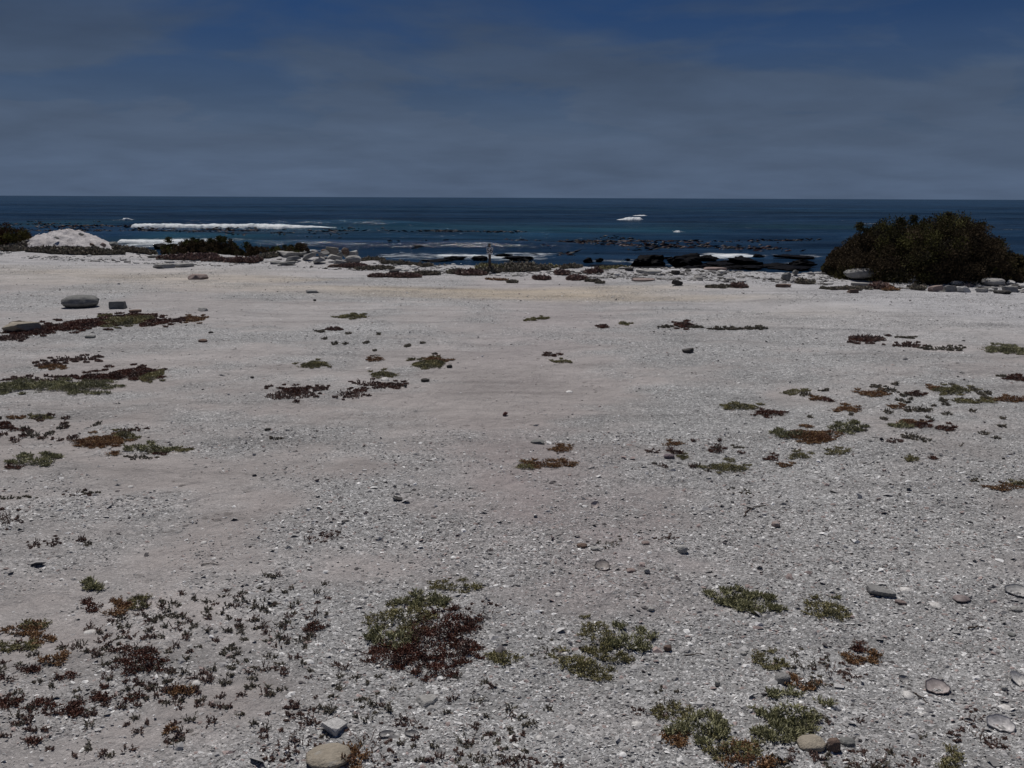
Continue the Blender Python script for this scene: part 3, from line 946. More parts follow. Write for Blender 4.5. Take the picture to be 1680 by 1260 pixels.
def bush(name, cat, label, profile, depth, leafL, n, pals, seed, stick=()):
    """profile: (px, py_top, py_base) along the front; fills a mounded crown of leaves on branches."""
    r = np.random.default_rng(seed)
    pts = []
    for px, pt, pb in profile:
        g = P(px, pb)
        pts.append((px, pt, pb, g))
    yb = np.array([p[3][1] for p in pts]); xs_ = np.array([p[3][0] for p in pts])
    dist = float(np.mean(yb)) + depth * .45
    # silhouette as real height over the middle of the bush
    X0 = np.array([ray(p[0], p[2])[0] * dist for p in pts])
    Ht = np.array([CAM_H + ray(p[0], p[1])[2] * dist for p in pts])
    G0 = hgt(X0, np.full(len(X0), dist))
    Hh = np.maximum(Ht - G0, .05)
    o = np.array([float(X0.mean()), dist, float(hgt(X0.mean(), dist))])
    root = empty(name, o)
    tag(root, label, cat)
    # clumps on and in the crown
    nc = n // 90
    a = r.uniform(X0[0], X0[-1], nc)
    hh = np.interp(a, X0, Hh)
    yc = np.interp(a, X0, np.interp(X0, X0, yb)) + depth * .45
    lean = X0.mean() / dist
    th = r.uniform(-.05, 1.12, nc) * math.pi                # front to back over the top
    rad = r.uniform(.12, 1.0, nc) ** .5
    cyy = yc - np.cos(th) * depth * .5 * rad * (.5 + .5 * np.clip(hh / Hh.max(), 0, 1))
    a = a + (cyy - dist) * lean
    lump = .80 + .24 * vn(a * 3.1 / leafL * .03, cyy * 3, seed)
    czz = hgt(a, cyy) + np.clip(np.sin(th), .03, 1) ** .75 * hh * rad * lump
    cr = np.clip(hh * .13, .05, .16) * r.uniform(.7, 1.3, nc)
    idx = r.integers(0, nc, n)
    off = r.normal(size=(n, 3)); off /= np.linalg.norm(off, axis=1, keepdims=True)
    off *= (r.uniform(0, 1, n) ** .45)[:, None] * cr[idx][:, None]
    pos = np.stack([a[idx], cyy[idx], czz[idx]], -1) + off
    gz = hgt(pos[:, 0], pos[:, 1])
    pos[:, 2] = np.maximum(pos[:, 2], gz + .01)
    dirs = off / (np.linalg.norm(off, axis=1, keepdims=True) + 1e-6) + r.normal(size=(n, 3)) * .5
    dirs[:, 2] += .5
    dirs /= np.linalg.norm(dirs, axis=1, keepdims=True)
    pal = np.array(pals)
    ci = pal[r.integers(0, len(pal), nc)] * r.uniform(.6, 1.4, nc)[:, None]
    dry = fbm(a * 1.3, czz * 2.5, seed + 8, 2)
    ci = np.where((dry > .56)[:, None], pal[-1] * r.uniform(.7, 1.2, nc)[:, None], ci)
    col = ci[idx] * r.uniform(.7, 1.3, n)[:, None]
    bag = Bag()
    bag.add(spindles(pos, dirs, leafL * r.uniform(.6, 1.3, n), leafL * .42, col, r=r))
    for px, pt in stick:                                     # sprigs standing above the outline
        sx = ray(px, pt)[0] * dist; st = CAM_H + ray(px, pt)[2] * dist
        sh_ = .16
        k = 260
        t_ = r.uniform(0, 1, k)
        ps = np.stack([sx + r.normal(size=k) * .045 * (1.2 - t_ * .6), dist + r.normal(size=k) * .05, st - sh_ + t_ * sh_], -1)
        bag.add(spindles(ps, rand_unit(k, .5, r), leafL * r.uniform(.6, 1.2, k), leafL * .4, pal[0] * r.uniform(.5, 1.3, k)[:, None], r=r))
    # branches fan out from the foot to the clumps
    nb = min(nc, 420)
    sel = r.choice(nc, nb, replace=False)
    tip = np.stack([a[sel], cyy[sel], czz[sel]], -1)
    bx = a[sel] + (X0.mean() - a[sel]) * .35
    base = np.stack([bx, yc[sel] + .1 * depth, hgt(bx, yc[sel] + .1 * depth)], -1)
    dv = tip - base; ln = np.linalg.norm(dv, axis=1)
    kb = 14
    bag.add(spindles(base[kb:], dv[kb:] / ln[kb:, None], ln[kb:], .02, np.array([[.05, .038, .03]]) * r.uniform(.6, 1.3, nb - kb)[:, None], .25, r=r))
    bag.build('foliage', LEAFD, root, o)
    for i in range(kb):
        sb = Bag()
        sb.add(spindles(base[i:i + 1], dv[i:i + 1] / ln[i], ln[i:i + 1], .045, np.array([[.05, .038, .03]]), .25, r=r))
        sb.build('branch', STEM, root, o)
    return root


bush('rounded_bush', 'bush', 'large dark brown-green rounded bush on stones at the right, against the sea',
     [(1338, 440, 452), (1352, 418, 456), (1375, 398, 458), (1400, 383, 460), (1430, 370, 462), (1470, 365, 464), (1500, 359, 466), (1540, 351, 467),
      (1560, 350, 467), (1580, 358, 468), (1605, 371, 468), (1630, 390, 468), (1650, 407, 467), (1680, 420, 466), (1710, 424, 466), (1745, 445, 466)],
     2.6, .048, 170000, [(.056, .052, .022), (.060, .048, .023), (.078, .074, .027), (.038, .033, .022), (.070, .052, .032)], 81,
     stick=[(1556, 350), (1585, 358), (1610, 366), (1500, 354), (1478, 358), (1411, 366), (1640, 398)])
bush('spiky_bush', 'bush', 'low dark green spiky bush at the shore edge, right of the white dune',
     [(262, 404, 414), (275, 398, 416), (290, 400, 417), (300, 398, 417), (315, 392, 417), (340, 395, 417), (360, 390, 417), (380, 392, 418), (400, 397, 418), (420, 404, 418), (436, 409, 417), (470, 409, 417), (500, 413, 418)],
     1.3, .05, 34000, [(.070, .072, .028), (.095, .095, .032), (.060, .055, .028), (.085, .062, .036)], 83,
     stick=[(276, 390), (316, 391), (325, 393), (360, 388), (368, 389), (344, 392), (455, 405), (404, 398)])
bush('red_green_bush', 'bush', 'low rust and green bush cut by the left edge beside the white dune',
     [(-40, 368, 400), (0, 364, 400), (15, 366, 399), (30, 370, 398), (45, 378, 397), (58, 388, 396)],
     1.5, .05, 26000, [(.085, .072, .026), (.085, .042, .024), (.105, .10, .03), (.07, .038, .026)], 85)

# ------------------------------------------------------------------ stones
import bmesh
_ico = {}


def ico(sub):
    if sub not in _ico:
        bm = bmesh.new(); bmesh.ops.create_icosphere(bm, subdivisions=sub, radius=1)
        V = np.array([v.co[:] for v in bm.verts]); Fc = np.array([[v.index for v in f.verts] for f in bm.faces])
        bm.free(); _ico[sub] = (V, Fc)
    return _ico[sub]


def n3(V, s, seed):
    return (fbm(V[:, 0] * s + 7, V[:, 1] * s + V[:, 2] * s * .7, seed, 3) + fbm(V[:, 2] * s - 3, V[:, 0] * s * .6 - V[:, 1] * s, seed + 7, 3)) - 1


def stone_shape(shape, seed, sub=4):
    """unit stone: round, slab, block or jagged."""
    V, Fc = ico(sub)
    V = V.copy()
    r = np.random.default_rng(seed)
    if shape == 'round':
        V = np.sign(V) * np.abs(V) ** .85
        V = V * (1 + .22 * n3(V, 1.3, seed))[:, None]
        V *= (1 + .04 * n3(V, 5, seed + 1))[:, None]
    else:
        # cut a sphere by random planes, for flat faces
        k, lo, hi = {'slab': (9, .50, .85), 'block': (8, .52, .66), 'jag': (20, .45, .95), 'crag': (24, .4, .95)}[shape]
        nrm = r.normal(size=(k, 3))
        if shape == 'slab': nrm[:, 2] *= .35
        if shape == 'block':
            nrm = np.array([[1, .06, 0], [-1, .1, .05], [.05, 1, .04], [0, -1, .1], [.04, .08, 1], [0, 0, -1], [.8, .7, .3], [-.7, .6, .6]])
        nrm /= np.linalg.norm(nrm, axis=1, keepdims=True)
        dd = r.uniform(lo, hi, k)
        if shape == 'slab':
            nrm = np.vstack([nrm, [[.04, .03, 1], [0, .05, -1]]]); dd = np.append(dd, [.5, .5])
        for _ in range(2):
            for a_, d_ in zip(nrm, dd):
                q = V @ a_
                ov = np.clip(q - d_, 0, None)
                V = V - ov[:, None] * a_ * .96
        V = V * (1 + .10 * n3(V, 1.8, seed))[:, None] * (1 + {'jag': .14, 'crag': .42}.get(shape, .04) * n3(V, 3.4, seed + 2) + (.18 * n3(V, 11, seed + 4) if shape == 'crag' else 0))[:, None]
    V -= (V.max(0) + V.min(0)) / 2
    V /= (V.max(0) - V.min(0)) / 2
    return V, Fc


def put_stone(name, cat, label, px, pyb, w, h, color, shape='round', group=None, seed=None, rot=None, tilt=0.0, wet=False, depthk=.8, sink=.12, sea_lvl=False, lift=0.0, flat=False):
    """w, h: size seen in the photo; pyb: foot of the stone."""
    seed = seed if seed is not None else int(px * 3 + pyb * 11)
    g = PS(px, pyb) if sea_lvl else P(px, pyb)
    d = g[1]
    sw = w * d / F_PX
    ang = math.atan2(CAM_H - g[2], d)
    dep = sw * depthk
    hh = h * d / F_PX / math.cos(ang)
    # a stone lying seen from above shows its depth too
    if flat or ang > R(15):
        tot = h * d / F_PX
        dep = sw * depthk
        hh = max((tot - dep * math.sin(ang) * .8) / math.cos(ang), .18 * sw)
        if dep * math.sin(ang) > tot:
            dep = tot / math.sin(ang) * .85; hh = .16 * sw
    V, Fc = stone_shape(shape, seed, 5 if shape == 'crag' and w > 30 else 4 if w > 14 else 3)
    V = V * np.array([sw / 2, dep / 2, hh / 2 * (1 + sink)])
    c_, s_ = math.cos(tilt), math.sin(tilt)
    V = np.stack([V[:, 0] * c_ + V[:, 2] * s_, V[:, 1], -V[:, 0] * s_ + V[:, 2] * c_], -1)
    rz = rot if rot is not None else rng.uniform(-.25, .25)
    c_, s_ = math.cos(rz), math.sin(rz)
    V = np.stack([V[:, 0] * c_ - V[:, 1] * s_, V[:, 0] * s_ + V[:, 1] * c_, V[:, 2]], -1)
    V[:, 2] -= V[:, 2].min() + hh * sink
    o = mesh_np(name, V, Fc, stone_mat(color, 'wet' if wet else 'dry'), smooth=True)
    loc = g + np.array([0, dep * .5, 0])
    loc[2] = SEA_Z if sea_lvl else float(hgt(loc[0], loc[1]))
    loc[2] += lift
    o.location = loc
    tag(o, label, cat, group)
    return o


GREY = (.20, .20, .19); PALE = (.36, .35, .33); TAN = (.33, .29, .23); DARK = (.07, .065, .06); BROWN = (.17, .12, .095)
PURP = (.16, .13, .14); WHITE = (.55, .54, .52); BLACK = (.005, .005, .0065); RED = (.16, .075, .065); PINK = (.28, .22, .20); MID = (.26, .255, .245)
CC = dict(GREY=GREY, PALE=PALE, TAN=TAN, DARK=DARK, BROWN=BROWN, PURP=PURP, WHITE=WHITE, BLACK=BLACK, RED=RED, PINK=PINK, MID=MID)


def ST(name, cat, group, text, **kw):
    for ln in text.strip().splitlines():
        lab, q = ln.split('|')
        q = q.strip().split(',')
        put_stone(name, cat, lab.strip(), float(q[0]), float(q[1]), float(q[2]), float(q[3]), CC[q[4]], q[5],
                  group, tilt=float(q[6]) if len(q) > 6 else 0.0, lift=float(q[7]) if len(q) > 7 else 0.0, **kw)


ST('boulder', 'rock', None, '''
large smooth grey oval boulder alone on the sand at the left|122,507,57,20,GREY,round
squared grey stone block just right of the grey oval boulder|190,507,25,12,GREY,block,-.05
large flat-bottomed grey boulder at the foot of the big dark bush|1421,463,54,16,MID,round,-.04,.04
''')
ST('flat_stone', 'stone', 'flat stones on the pan', '''
thin brown flat stone just above the long rust red strip|219,513,20,4,BROWN,slab
pale flat stone alone right of the squared grey block|330,511,18,5,PALE,slab
cream topped stone with reddish underside near the dune side of the pan|320,459,32,8,PINK,slab,.03
pale split slab with a dark underside below the spiky bush, left half|262,441,36,7,PALE,slab
pale split slab with a dark underside below the spiky bush, right half|298,439,30,6,PALE,slab
thin grey half buried flat stone below the long rust red strip|145,555,20,4,GREY,slab
broad tan slab sunk in the rust red strip at the left edge|22,548,56,15,TAN,slab
brown flat pebble with a tail, right of the long rust red strip|331,562,15,5,BROWN,round
small dark brown pebble above the brown flat one|345,547,8,3,DARK,round
long thin grey slab far out on the pan below the stone heap|511,481,22,4,MID,slab
dark wedge shaped flat block on the far pan right of centre|1112,469,19,7,DARK,slab,.18
thin dark slab tilted in the middle right sand|1131,580,20,5,DARK,slab,-.15
grey flat stone with a dark left end in the centre sand|882,729,24,7,GREY,slab,-.1
''')
ST('pebble', 'pebble', 'loose pebbles on the sand', '''
tiny black pebble under the long thin grey slab|516,494,5,3,DARK,round
small angular reddish stone alone in the centre|829,683,10,9,RED,jag
small black wedge shaped stone on the bare track|651,823,18,9,DARK,jag,.25
small grey pebble behind the black wedge shaped stone|668,809,12,5,MID,round
purple grey oval pebble among orange mats|1099,753,19,10,PURP,round
small dark flat pebble left of the purple grey one|1074,762,11,5,DARK,round
tiny dark pebble alone left of centre|413,621,6,4,DARK,round
dark green pebble left of the tiny dark tuft|438,707,11,6,DARK,round
dark pebble right of the largest olive and gold mat|737,604,10,5,DARK,round
dark flat pebble below the reddish weed arc, to its right|697,627,15,5,DARK,round
tiny black pebble at the right tip of the reddish weed arc|665,636,6,5,DARK,jag
brown oval pebble half hidden by weed, up left of the oval brown shell|955,900,19,11,BROWN,round
cream oval pebble with a dark rim, left of the twiggy weed|977,904,17,9,PALE,round
brown oval pebble right of the twiggy weed between pebbles|1060,894,15,8,PINK,round
pale round flat pebble far right of the oval shell|1121,909,19,17,PALE,round
pinkish pebble right of the oval shell|1036,940,17,10,PINK,round
pale upright chip right of the pinkish pebble|1062,942,11,12,PALE,jag
pale round pebble above the green branching plant|1069,1004,12,9,PALE,round
brown round pebble right of the green branching plant|1096,1070,15,14,BROWN,round
grey egg shaped pebble on white shells, right of centre front|1178,1127,10,11,GREY,round
pale pebble just left of the tiny red sprig at right front|1221,1076,12,9,PALE,round
brown lens shaped pebble at the right of middle ground|1274,866,15,12,PINK,round
pale rounded stone near the right edge, upper|1672,1005,20,13,PALE,round
dark grey stone above right edge of the foreground|1663,1045,14,8,GREY,round
pale round pebble near the right edge, below the open shells|1650,1134,12,11,PALE,round
''')
ST('foreground_stone', 'stone', 'larger stones in the foreground', '''
long flat grey stone lying diagonally on the right sand|1452,981,50,18,MID,slab,.12
thin pinkish stone just below the long diagonal one|1480,993,22,7,PINK,slab,.15
large smooth tan stone at the bottom edge left of centre|532,1268,86,48,TAN,round
half buried pale flat stone below the biggest foreground patch|697,1162,44,24,PALE,slab
large smooth tan grey stone at the bottom right|1337,1236,54,34,TAN,round
mottled brown stone touching the right side of the large tan grey stone|1370,1236,26,30,BROWN,round
dark grey smooth stone right of the mottled brown one|1394,1226,28,20,GREY,round
smooth grey stone wrapped by the dark mixed plant|1287,1124,28,23,MID,round
thick grey white broken slab with a dark shadow, at the bottom left of centre|544,1210,50,30,WHITE,slab,.28
''', sink=.3)
ST('rubble_stone', 'stone', 'pale stones along the foot of the big bush', '''
pale slab under the flat-bottomed grey boulder|1416,471,36,6,PALE,slab
small brown block in front of the bush at its left|1401,481,16,6,BROWN,block
pale oval stone at the top of the row before the bush|1574,470,21,8,PALE,round
squared pale grey block in the row before the bush|1560,479,21,10,MID,block
pinkish sloping stone left of the squared pale block|1538,479,23,8,PINK,slab,-.2
whitest stone of the row, right of the squared pale block|1585,480,24,8,WHITE,slab,.08
broad cream dome stone at the right end before the bush|1637,470,39,11,PALE,round
small pale slab right of the whitest stone|1614,480,19,6,PALE,slab
thin grey slab behind the small pale slab|1630,476,27,4,MID,slab
flat dark stone at the right end of the row, in front|1649,483,26,5,DARK,slab
grey stone cut by the right edge before the bush|1665,480,30,9,MID,slab
pointed white stone right of the cream dome|1664,468,15,8,WHITE,jag,.4
small pinkish stone between the oval and the dome|1592,471,17,5,PINK,round
pale little stone at the middle of the bush foot|1502,464,17,5,PALE,slab
dark mossy round rock on the shore rubble left of the bush|1291,462,16,14,GREY,jag
smaller grey round rock just right of the mossy one|1306,453,11,9,GREY,jag
flat brown rock left of the bush rubble|1288,472,26,5,BROWN,slab
long pinkish slab by the black rocks|1177,444,38,6,PINK,slab
rust brown small rock under the long pinkish slab|1184,449,13,4,RED,slab
pale flat slab below the left black rock|1068,451,44,7,PALE,slab
dark flat rock right of the pale flat slab|1110,451,16,6,DARK,slab
long thin pinkish slab on the pan edge|1058,462,40,3,PINK,slab
''')
# the stone heap left of centre
ST('heap_stone', 'stone', 'stones of the heap at the shore edge', '''
tan squared block on top of the stone heap|545,421,20,12,TAN,block,.05,.10
orange brown rock on top of the stone heap at its right|566,419,15,11,BROWN,jag,.1,.14
large rounded pale grey stone at the right end of the heap|578,433,26,12,PALE,round
tilted pale slab leaning below the orange brown rock|574,425,26,8,PALE,slab,-.3,.07
dark upright angular stone beside the tan block|557,426,10,13,GREY,jag,.4,.02
small brown stone on the heap left of the tan block|532,418,13,7,BROWN,jag,-.1,.10
grey slab in the middle of the heap|530,425,19,7,MID,slab,-.3,.04
long dark edged slab lying flat left of the heap|472,423,54,8,PALE,slab,.03
grey flat stone in the lower left of the heap|478,431,26,6,MID,slab,-.15
dark gapped stone at the left foot of the heap|468,436,28,5,GREY,slab,-.1
tilted grey slab left of the heap middle|505,428,24,7,MID,slab,-.35
pale slab under the tan block|548,430,24,7,PALE,slab,.25
pale wedge at the front of the heap|520,434,24,6,PALE,slab,-.2
grey wedge at the front right of the heap|556,437,24,6,MID,slab,.15
brown low stone at the right foot of the heap|545,439,20,5,BROWN,slab
grey chip left shoulder of the heap|497,422,15,6,GREY,jag,-.2,.03
pale chip at the crest between block and shoulder|516,421,14,6,PALE,jag,.2,.07
flat grey stone at the far left foot of the heap|450,434,20,4,MID,slab
''')
ST('shore_rock', 'rock', 'black rocks at the water edge', '''
black rock mass, leftmost of the big three on the right|1065,441,56,22,BLACK,crag
black rock mass, middle of the big three on the right|1130,441,62,24,BLACK,crag
low black rock joining the middle mass on its right|1162,429,42,10,BLACK,crag
black rock mass, rightmost of the big three on the right|1228,438,68,17,BLACK,crag
small black rock behind the rightmost mass|1247,423,22,6,BLACK,crag
long flat black reef left of the big bush, farther out|1312,426,76,6,BLACK,crag
black rock touching the left side of the big bush|1322,440,52,13,BLACK,crag
low black rock between left and middle masses|1098,426,24,5,BLACK,crag
black rock in the surf left of the post, outer|745,428,40,7,BLACK,crag
black rock in the surf just left of the post|786,429,30,9,BLACK,crag
flat black rock in the surf right of the post, farther out|826,421,32,5,BLACK,crag
long black rock behind the scrub right of the post|850,429,58,8,BLACK,crag
black rock in the surf halfway to the big three|966,431,19,8,BLACK,crag
small black rock right of the halfway one|984,430,14,7,BLACK,crag
tiny black rock nearest the left big mass|1030,428,10,4,BLACK,crag
flat black rock at the foot of the rightmost mass|1195,434,38,6,BLACK,crag
low black rock in front of the middle mass|1150,441,56,6,BLACK,crag
low black rock under the leftmost mass|1040,442,30,5,BLACK,crag
dark rock at the sea left of the spiky bush|262,409,26,9,BLACK,crag
low black reef filling the gap between middle and rightmost masses|1180,440,60,8,BLACK,crag
low black reef right of the rightmost mass|1275,441,60,8,BLACK,crag
low wet reef along the land edge under the leftmost mass|1072,446,80,7,BLACK,crag
low wet reef along the land edge under the middle mass|1140,446,80,7,BLACK,crag
low wet reef along the land edge under the rightmost mass|1222,444,90,7,BLACK,crag
low wet reef along the land edge reaching the big bush|1310,446,80,7,BLACK,crag
low wet reef at the land edge left of the post|715,431,60,5,BLACK,crag
thin black rock at the waterline below the halfway rock|1000,441,70,5,BLACK,crag
''', wet=True, sea_lvl=True, sink=.25, depthk=.7)
# rocks at the upper flank of the dune
ST('dune_rock', 'rock', 'dark rocks at the white dune', '''
grey brown slab lying on the left flank of the white dune|68,392,30,9,DARK,slab,.25,.12
small grey boulder at the right end of the white dune|183,399,16,8,GREY,jag,.1,.12
small brown rock poking out low on the right of the white dune|150,403,10,5,BROWN,jag,.5,.10
small grey rock near the top left of the white dune|91,390,8,4,GREY,jag,.2,.30
small pale rock on the crest of the white dune|131,384,9,5,PALE,jag,.1,.40
reddish stone on the right slope of the white dune|168,403,9,5,PINK,slab,.6,.08
''')

# ------------------------------------------------------------------ shells


def shell(label, px, py, w, h, c_out, c_in, up=True, group='large shells on the sand', seed=1, rz=0.0, tilt=.2, name='limpet_shell'):
    g = P(px, py + h * .3)
    d = math.hypot(g[1], 1.6)
    ang = math.atan2(CAM_H, g[1])
    a = w / 2 * d / F_PX
    b = min(a, max(.45 * a, h / 2 * d / F_PX / math.sin(ang) * .9))
    hh = a * .42
    r = np.random.default_rng(seed)
    nr, ns = 9, 36
    V = []; C = []; Fc = []
    th = np.linspace(0, 2 * math.pi, ns, endpoint=False)
    rim = 1 + .07 * np.sin(2 * th + seed) + .05 * np.sin(3 * th + seed * 2.1) + .03 * np.sin(7 * th + seed) + .03 * r.normal(size=ns)
    def lay(off, sc, col):
        base = len(V)
        for i in range(nr):
            t = (i + .02) / (nr - 1 + .02)
            for j in range(ns):
                ridge = 1 + .012 * math.sin(th[j] * 14)
                V.append((a * t * sc * rim[j] * ridge * math.cos(th[j]) + .1 * a * (1 - t), b * t * sc * rim[j] * ridge * math.sin(th[j]), hh * (t ** 1.9) + off))
                k = (.75 + .35 * r.uniform()) * (1 - .15 * math.sin(i * 2.2))
                C.append([q * k for q in col])
        for i in range(nr - 1):
            for j in range(ns):
                j2 = (j + 1) % ns
                Fc.append((base + i * ns + j, base + i * ns + j2, base + (i + 1) * ns + j2, base + (i + 1) * ns + j))
        return base
    b0 = lay(0, 1.0, c_out); b1 = lay(.05 * a, .94, c_in)
    for j in range(ns):
        j2 = (j + 1) % ns
        o0 = b0 + (nr - 1) * ns; o1 = b1 + (nr - 1) * ns
        Fc.append((o0 + j, o0 + j2, o1 + j2, o1 + j))
    V = np.array(V); C = np.array(C)
    if not up:
        V[:, 2] = hh + .05 * a - V[:, 2]
    V = np.stack([V[:, 0], V[:, 1] * math.cos(tilt) - V[:, 2] * math.sin(tilt), V[:, 1] * math.sin(tilt) + V[:, 2] * math.cos(tilt)], -1)
    c_, s_ = math.cos(rz), math.sin(rz)
    V = np.stack([V[:, 0] * c_ - V[:, 1] * s_, V[:, 0] * s_ + V[:, 1] * c_, V[:, 2]], -1)
    V[:, 2] -= V[:, 2].min() + .1 * a
    o = mesh_np(name, V, np.array(Fc), SHELL, smooth=True, cols=C)
    g = P(px, py)
    o.location = g
    tag(o, label, 'shell', group)
    return o


w_, br, gy_, nac = (.62, .60, .57), (.22, .17, .15), (.30, .29, .28), (.42, .37, .35)
shell('brown open limpet shell with a dark rim shadow, on bare sand at the right', 1536, 1130, 34, 22, br, nac, True, seed=1, rz=-.35, tilt=.25)
shell('pale open shell with a curled lip at the far right, dark weed in front', 1640, 1190, 38, 22, w_, (.52, .50, .49), True, seed=2, rz=-.3, tilt=.3)
shell('pale oval shell above the open shell with dark weed at the far right', 1651, 1161, 19, 12, w_, w_, False, seed=3, tilt=0)
shell('broken pale shell cut by the right edge', 1668, 1116, 26, 16, gy_, w_, True, seed=4, rz=.2, tilt=.5)
shell('oval brown shell with a black lower rim, right of centre', 988, 931, 27, 15, br, (.30, .27, .25), True, seed=5, rz=.05, tilt=.2)
shell('upright curved grey shell far above the oval brown shell', 976, 831, 14, 12, gy_, nac, True, seed=6, tilt=.7)
shell('brown domed shell right of the long diagonal stone', 1577, 983, 27, 16, (.24, .20, .19), br, False, seed=7, rz=.1, tilt=-.1)
shell('large ribbed pale shell cut by the right edge, upper', 1668, 973, 34, 18, gy_, (.45, .44, .42), True, seed=8, rz=-.4, tilt=.2)
shell('small white shell with a dark hollow left of the brown open limpet', 1482, 1116, 15, 11, w_, gy_, True, seed=9, tilt=.6)
shell('thin crescent white shell near the bottom centre, left one', 634, 1207, 26, 9, w_, gy_, True, seed=10, rz=.3, tilt=.1)
shell('thin crescent white shell near the bottom centre, right one', 676, 1206, 24, 8, w_, gy_, True, seed=11, rz=-.2, tilt=.1)
shell('white shell on the reddish weed arc left of centre', 632, 624, 14, 8, w_, w_, False, seed=12, rz=.5, tilt=.3)
shell('grey shell above the olive mat near the white shell', 604, 605, 9, 6, w_, gy_, False, seed=13, rz=.3)
shell('lone white shell chip in the centre sand', 934, 643, 11, 6, (.8, .78, .74), w_, False, seed=14, rz=.2, tilt=.1)
shell('big white oval shell lying flat in the lower centre right', 1045, 1188, 18, 10, w_, w_, False, seed=15, tilt=0)
shell('white shell half hidden in the green branching plant, left', 929, 1073, 9, 12, w_, w_, False, seed=16, rz=.9)
shell('white shell in the green branching plant, top right', 1001, 1043, 16, 9, w_, gy_, True, seed=17, rz=-.5, tilt=.3)
shell('small square white shell at the bottom centre right', 884, 1211, 10, 10, w_, w_, False, seed=18)
shell('pointed white shell chip on bare sand at the bottom centre', 1022, 1239, 12, 9, (.8, .79, .77), w_, False, seed=19, rz=-.6)
shell('white shell at the far left of the lower left weed field', 147, 1037, 17, 9, w_, w_, False, seed=20, rz=.3, tilt=0)
shell('upright narrow white shell right of the far left white one', 205, 1044, 6, 11, w_, w_, False, seed=21, rz=1.4)
shell('bright white shell beside the orange red bush-like tuft', 322, 1122, 14, 8, w_, w_, False, seed=22)
shell('white flat shell left of the biggest foreground patch', 506, 1086, 20, 7, (.75, .74, .72), w_, False, seed=23, tilt=0)
shell('pale grey oval shell on the left sand, below two small ones', 334, 891, 10, 8, w_, gy_, False, seed=24)
shell('small round white shell on the left sand', 282, 864, 7, 5, w_, w_, False, seed=25)
shell('grey domed shell right of the small round white one', 293, 873, 11, 6, gy_, gy_, False, seed=26)
shell('white shell at the top of the left sand', 214, 799, 9, 6, w_, w_, False, seed=27)
shell('long white shell fragment right of the dark green crescent cushion', 1487, 968, 24, 9, w_, w_, False, seed=28, rz=-.3, tilt=0)
shell('white angular shell left of the brown domed shell', 1535, 993, 22, 10, w_, w_, False, seed=29, rz=-.3, tilt=0)
shell('round pale shell behind the green branching plant at bare sand', 916, 976, 10, 6, w_, w_, False, seed=30)
shell('cluster shell, larger pale one left of the brown open limpet', 1490, 1142, 18, 11, w_, gy_, False, seed=31)
shell('white round shell at the bottom centre right, among grit', 1520, 1172, 22, 6, w_, w_, False, seed=32, tilt=0)

# ------------------------------------------------------------------ sticks


def stick(label, pts, rad, col=(.07, .05, .04), name='dry_stick'):
    Q = [P(*p) + np.array([0, 0, rad * (1.2 if i not in (0,) else .9) + .004 * math.sin(i * 2)]) for i, p in enumerate(pts)]
    o = np.mean(Q, 0)
    cv = bpy.data.curves.new(name, 'CURVE'); cv.dimensions = '3D'
    sp = cv.splines.new('POLY'); sp.points.add(len(Q) * 5 - 5)
    Q = np.array(Q)
    tq = np.linspace(0, len(Q) - 1, len(Q) * 5 - 4)
    pi = np.stack([np.interp(tq, np.arange(len(Q)), Q[:, k]) for k in range(3)], -1)
    pi[1:-1] += rng.normal(size=(len(pi) - 2, 3)) * rad * .5
    for i, p in enumerate(pi):
        sp.points[i].co = (*(p - o), 1); sp.points[i].radius = 1 - .5 * i / len(pi)
    cv.bevel_depth = rad; cv.bevel_resolution = 1; cv.use_fill_caps = True
    tmp = bpy.data.objects.new('t', cv); COL.objects.link(tmp)
    me = bpy.data.meshes.new_from_object(tmp.evaluated_get(bpy.context.evaluated_depsgraph_get()))
    bpy.data.objects.remove(tmp)
    me.materials.clear(); me.materials.append(stone_mat(col, 'bark'))
    ob = bpy.data.objects.new(name, me); COL.objects.link(ob); ob.location = o
    tag(ob, label, 'stick', 'dry sticks lying on the sand')


stick('thin dark forked stick lying on the right middle sand', [(1220, 848), (1228, 839), (1240, 833), (1256, 830)], .0045)
stick('short straight dark stick right of the brown round pebble', [(1124, 1076), (1144, 1075), (1162, 1074)], .002)
stick('short dark stick among shells near the right edge', [(1588, 1033), (1600, 1031), (1614, 1029)], .004)
stick('short thin dark stick in front of the shells at the right', [(1500, 1138), (1512, 1146), (1524, 1156)], .0025)
stick('straight dark stick above the small orange and green mat', [(607, 585), (616, 584), (624, 584)], .006)
stick('pale curved stick on the left sand', [(330, 928), (345, 926), (360, 927)], .003, (.22, .2, .18))
stick('long thin dark branch arching over the tan slab at the left edge', [(16, 532), (32, 529), (50, 531), (66, 536)], .012)
stick('thin leaning twig behind the gold and green mat, far right sand', [(1276, 818), (1282, 813)], .003)

# ------------------------------------------------------------------ numbered post
sp_ = P(803.5, 447)
post = empty('numbered_post', sp_)
tag(post, 'short brown wooden post with a small white plate reading 56, at the shore edge', 'marker post')
dd_ = sp_[1]
PH = (447 - 400.5) * dd_ / F_PX


def box(name, sx, sy, sz, loc, mat, parent, bev=.003, taper=1.0):
    bm = bmesh.new(); bmesh.ops.create_cube(bm, size=1)
    for v_ in bm.verts:
        k = taper if v_.co.z > 0 else 1
        v_.co = (v_.co.x * sx * k, v_.co.y * sy * k, v_.co.z * sz)
    bmesh.ops.bevel(bm, geom=bm.edges[:], offset=bev, segments=2, affect='EDGES')
    me = bpy.data.meshes.new(name); bm.to_mesh(me); bm.free(); me.materials.append(mat)
    o = bpy.data.objects.new(name, me); COL.objects.link(o); o.parent = parent; o.location = loc
    return o


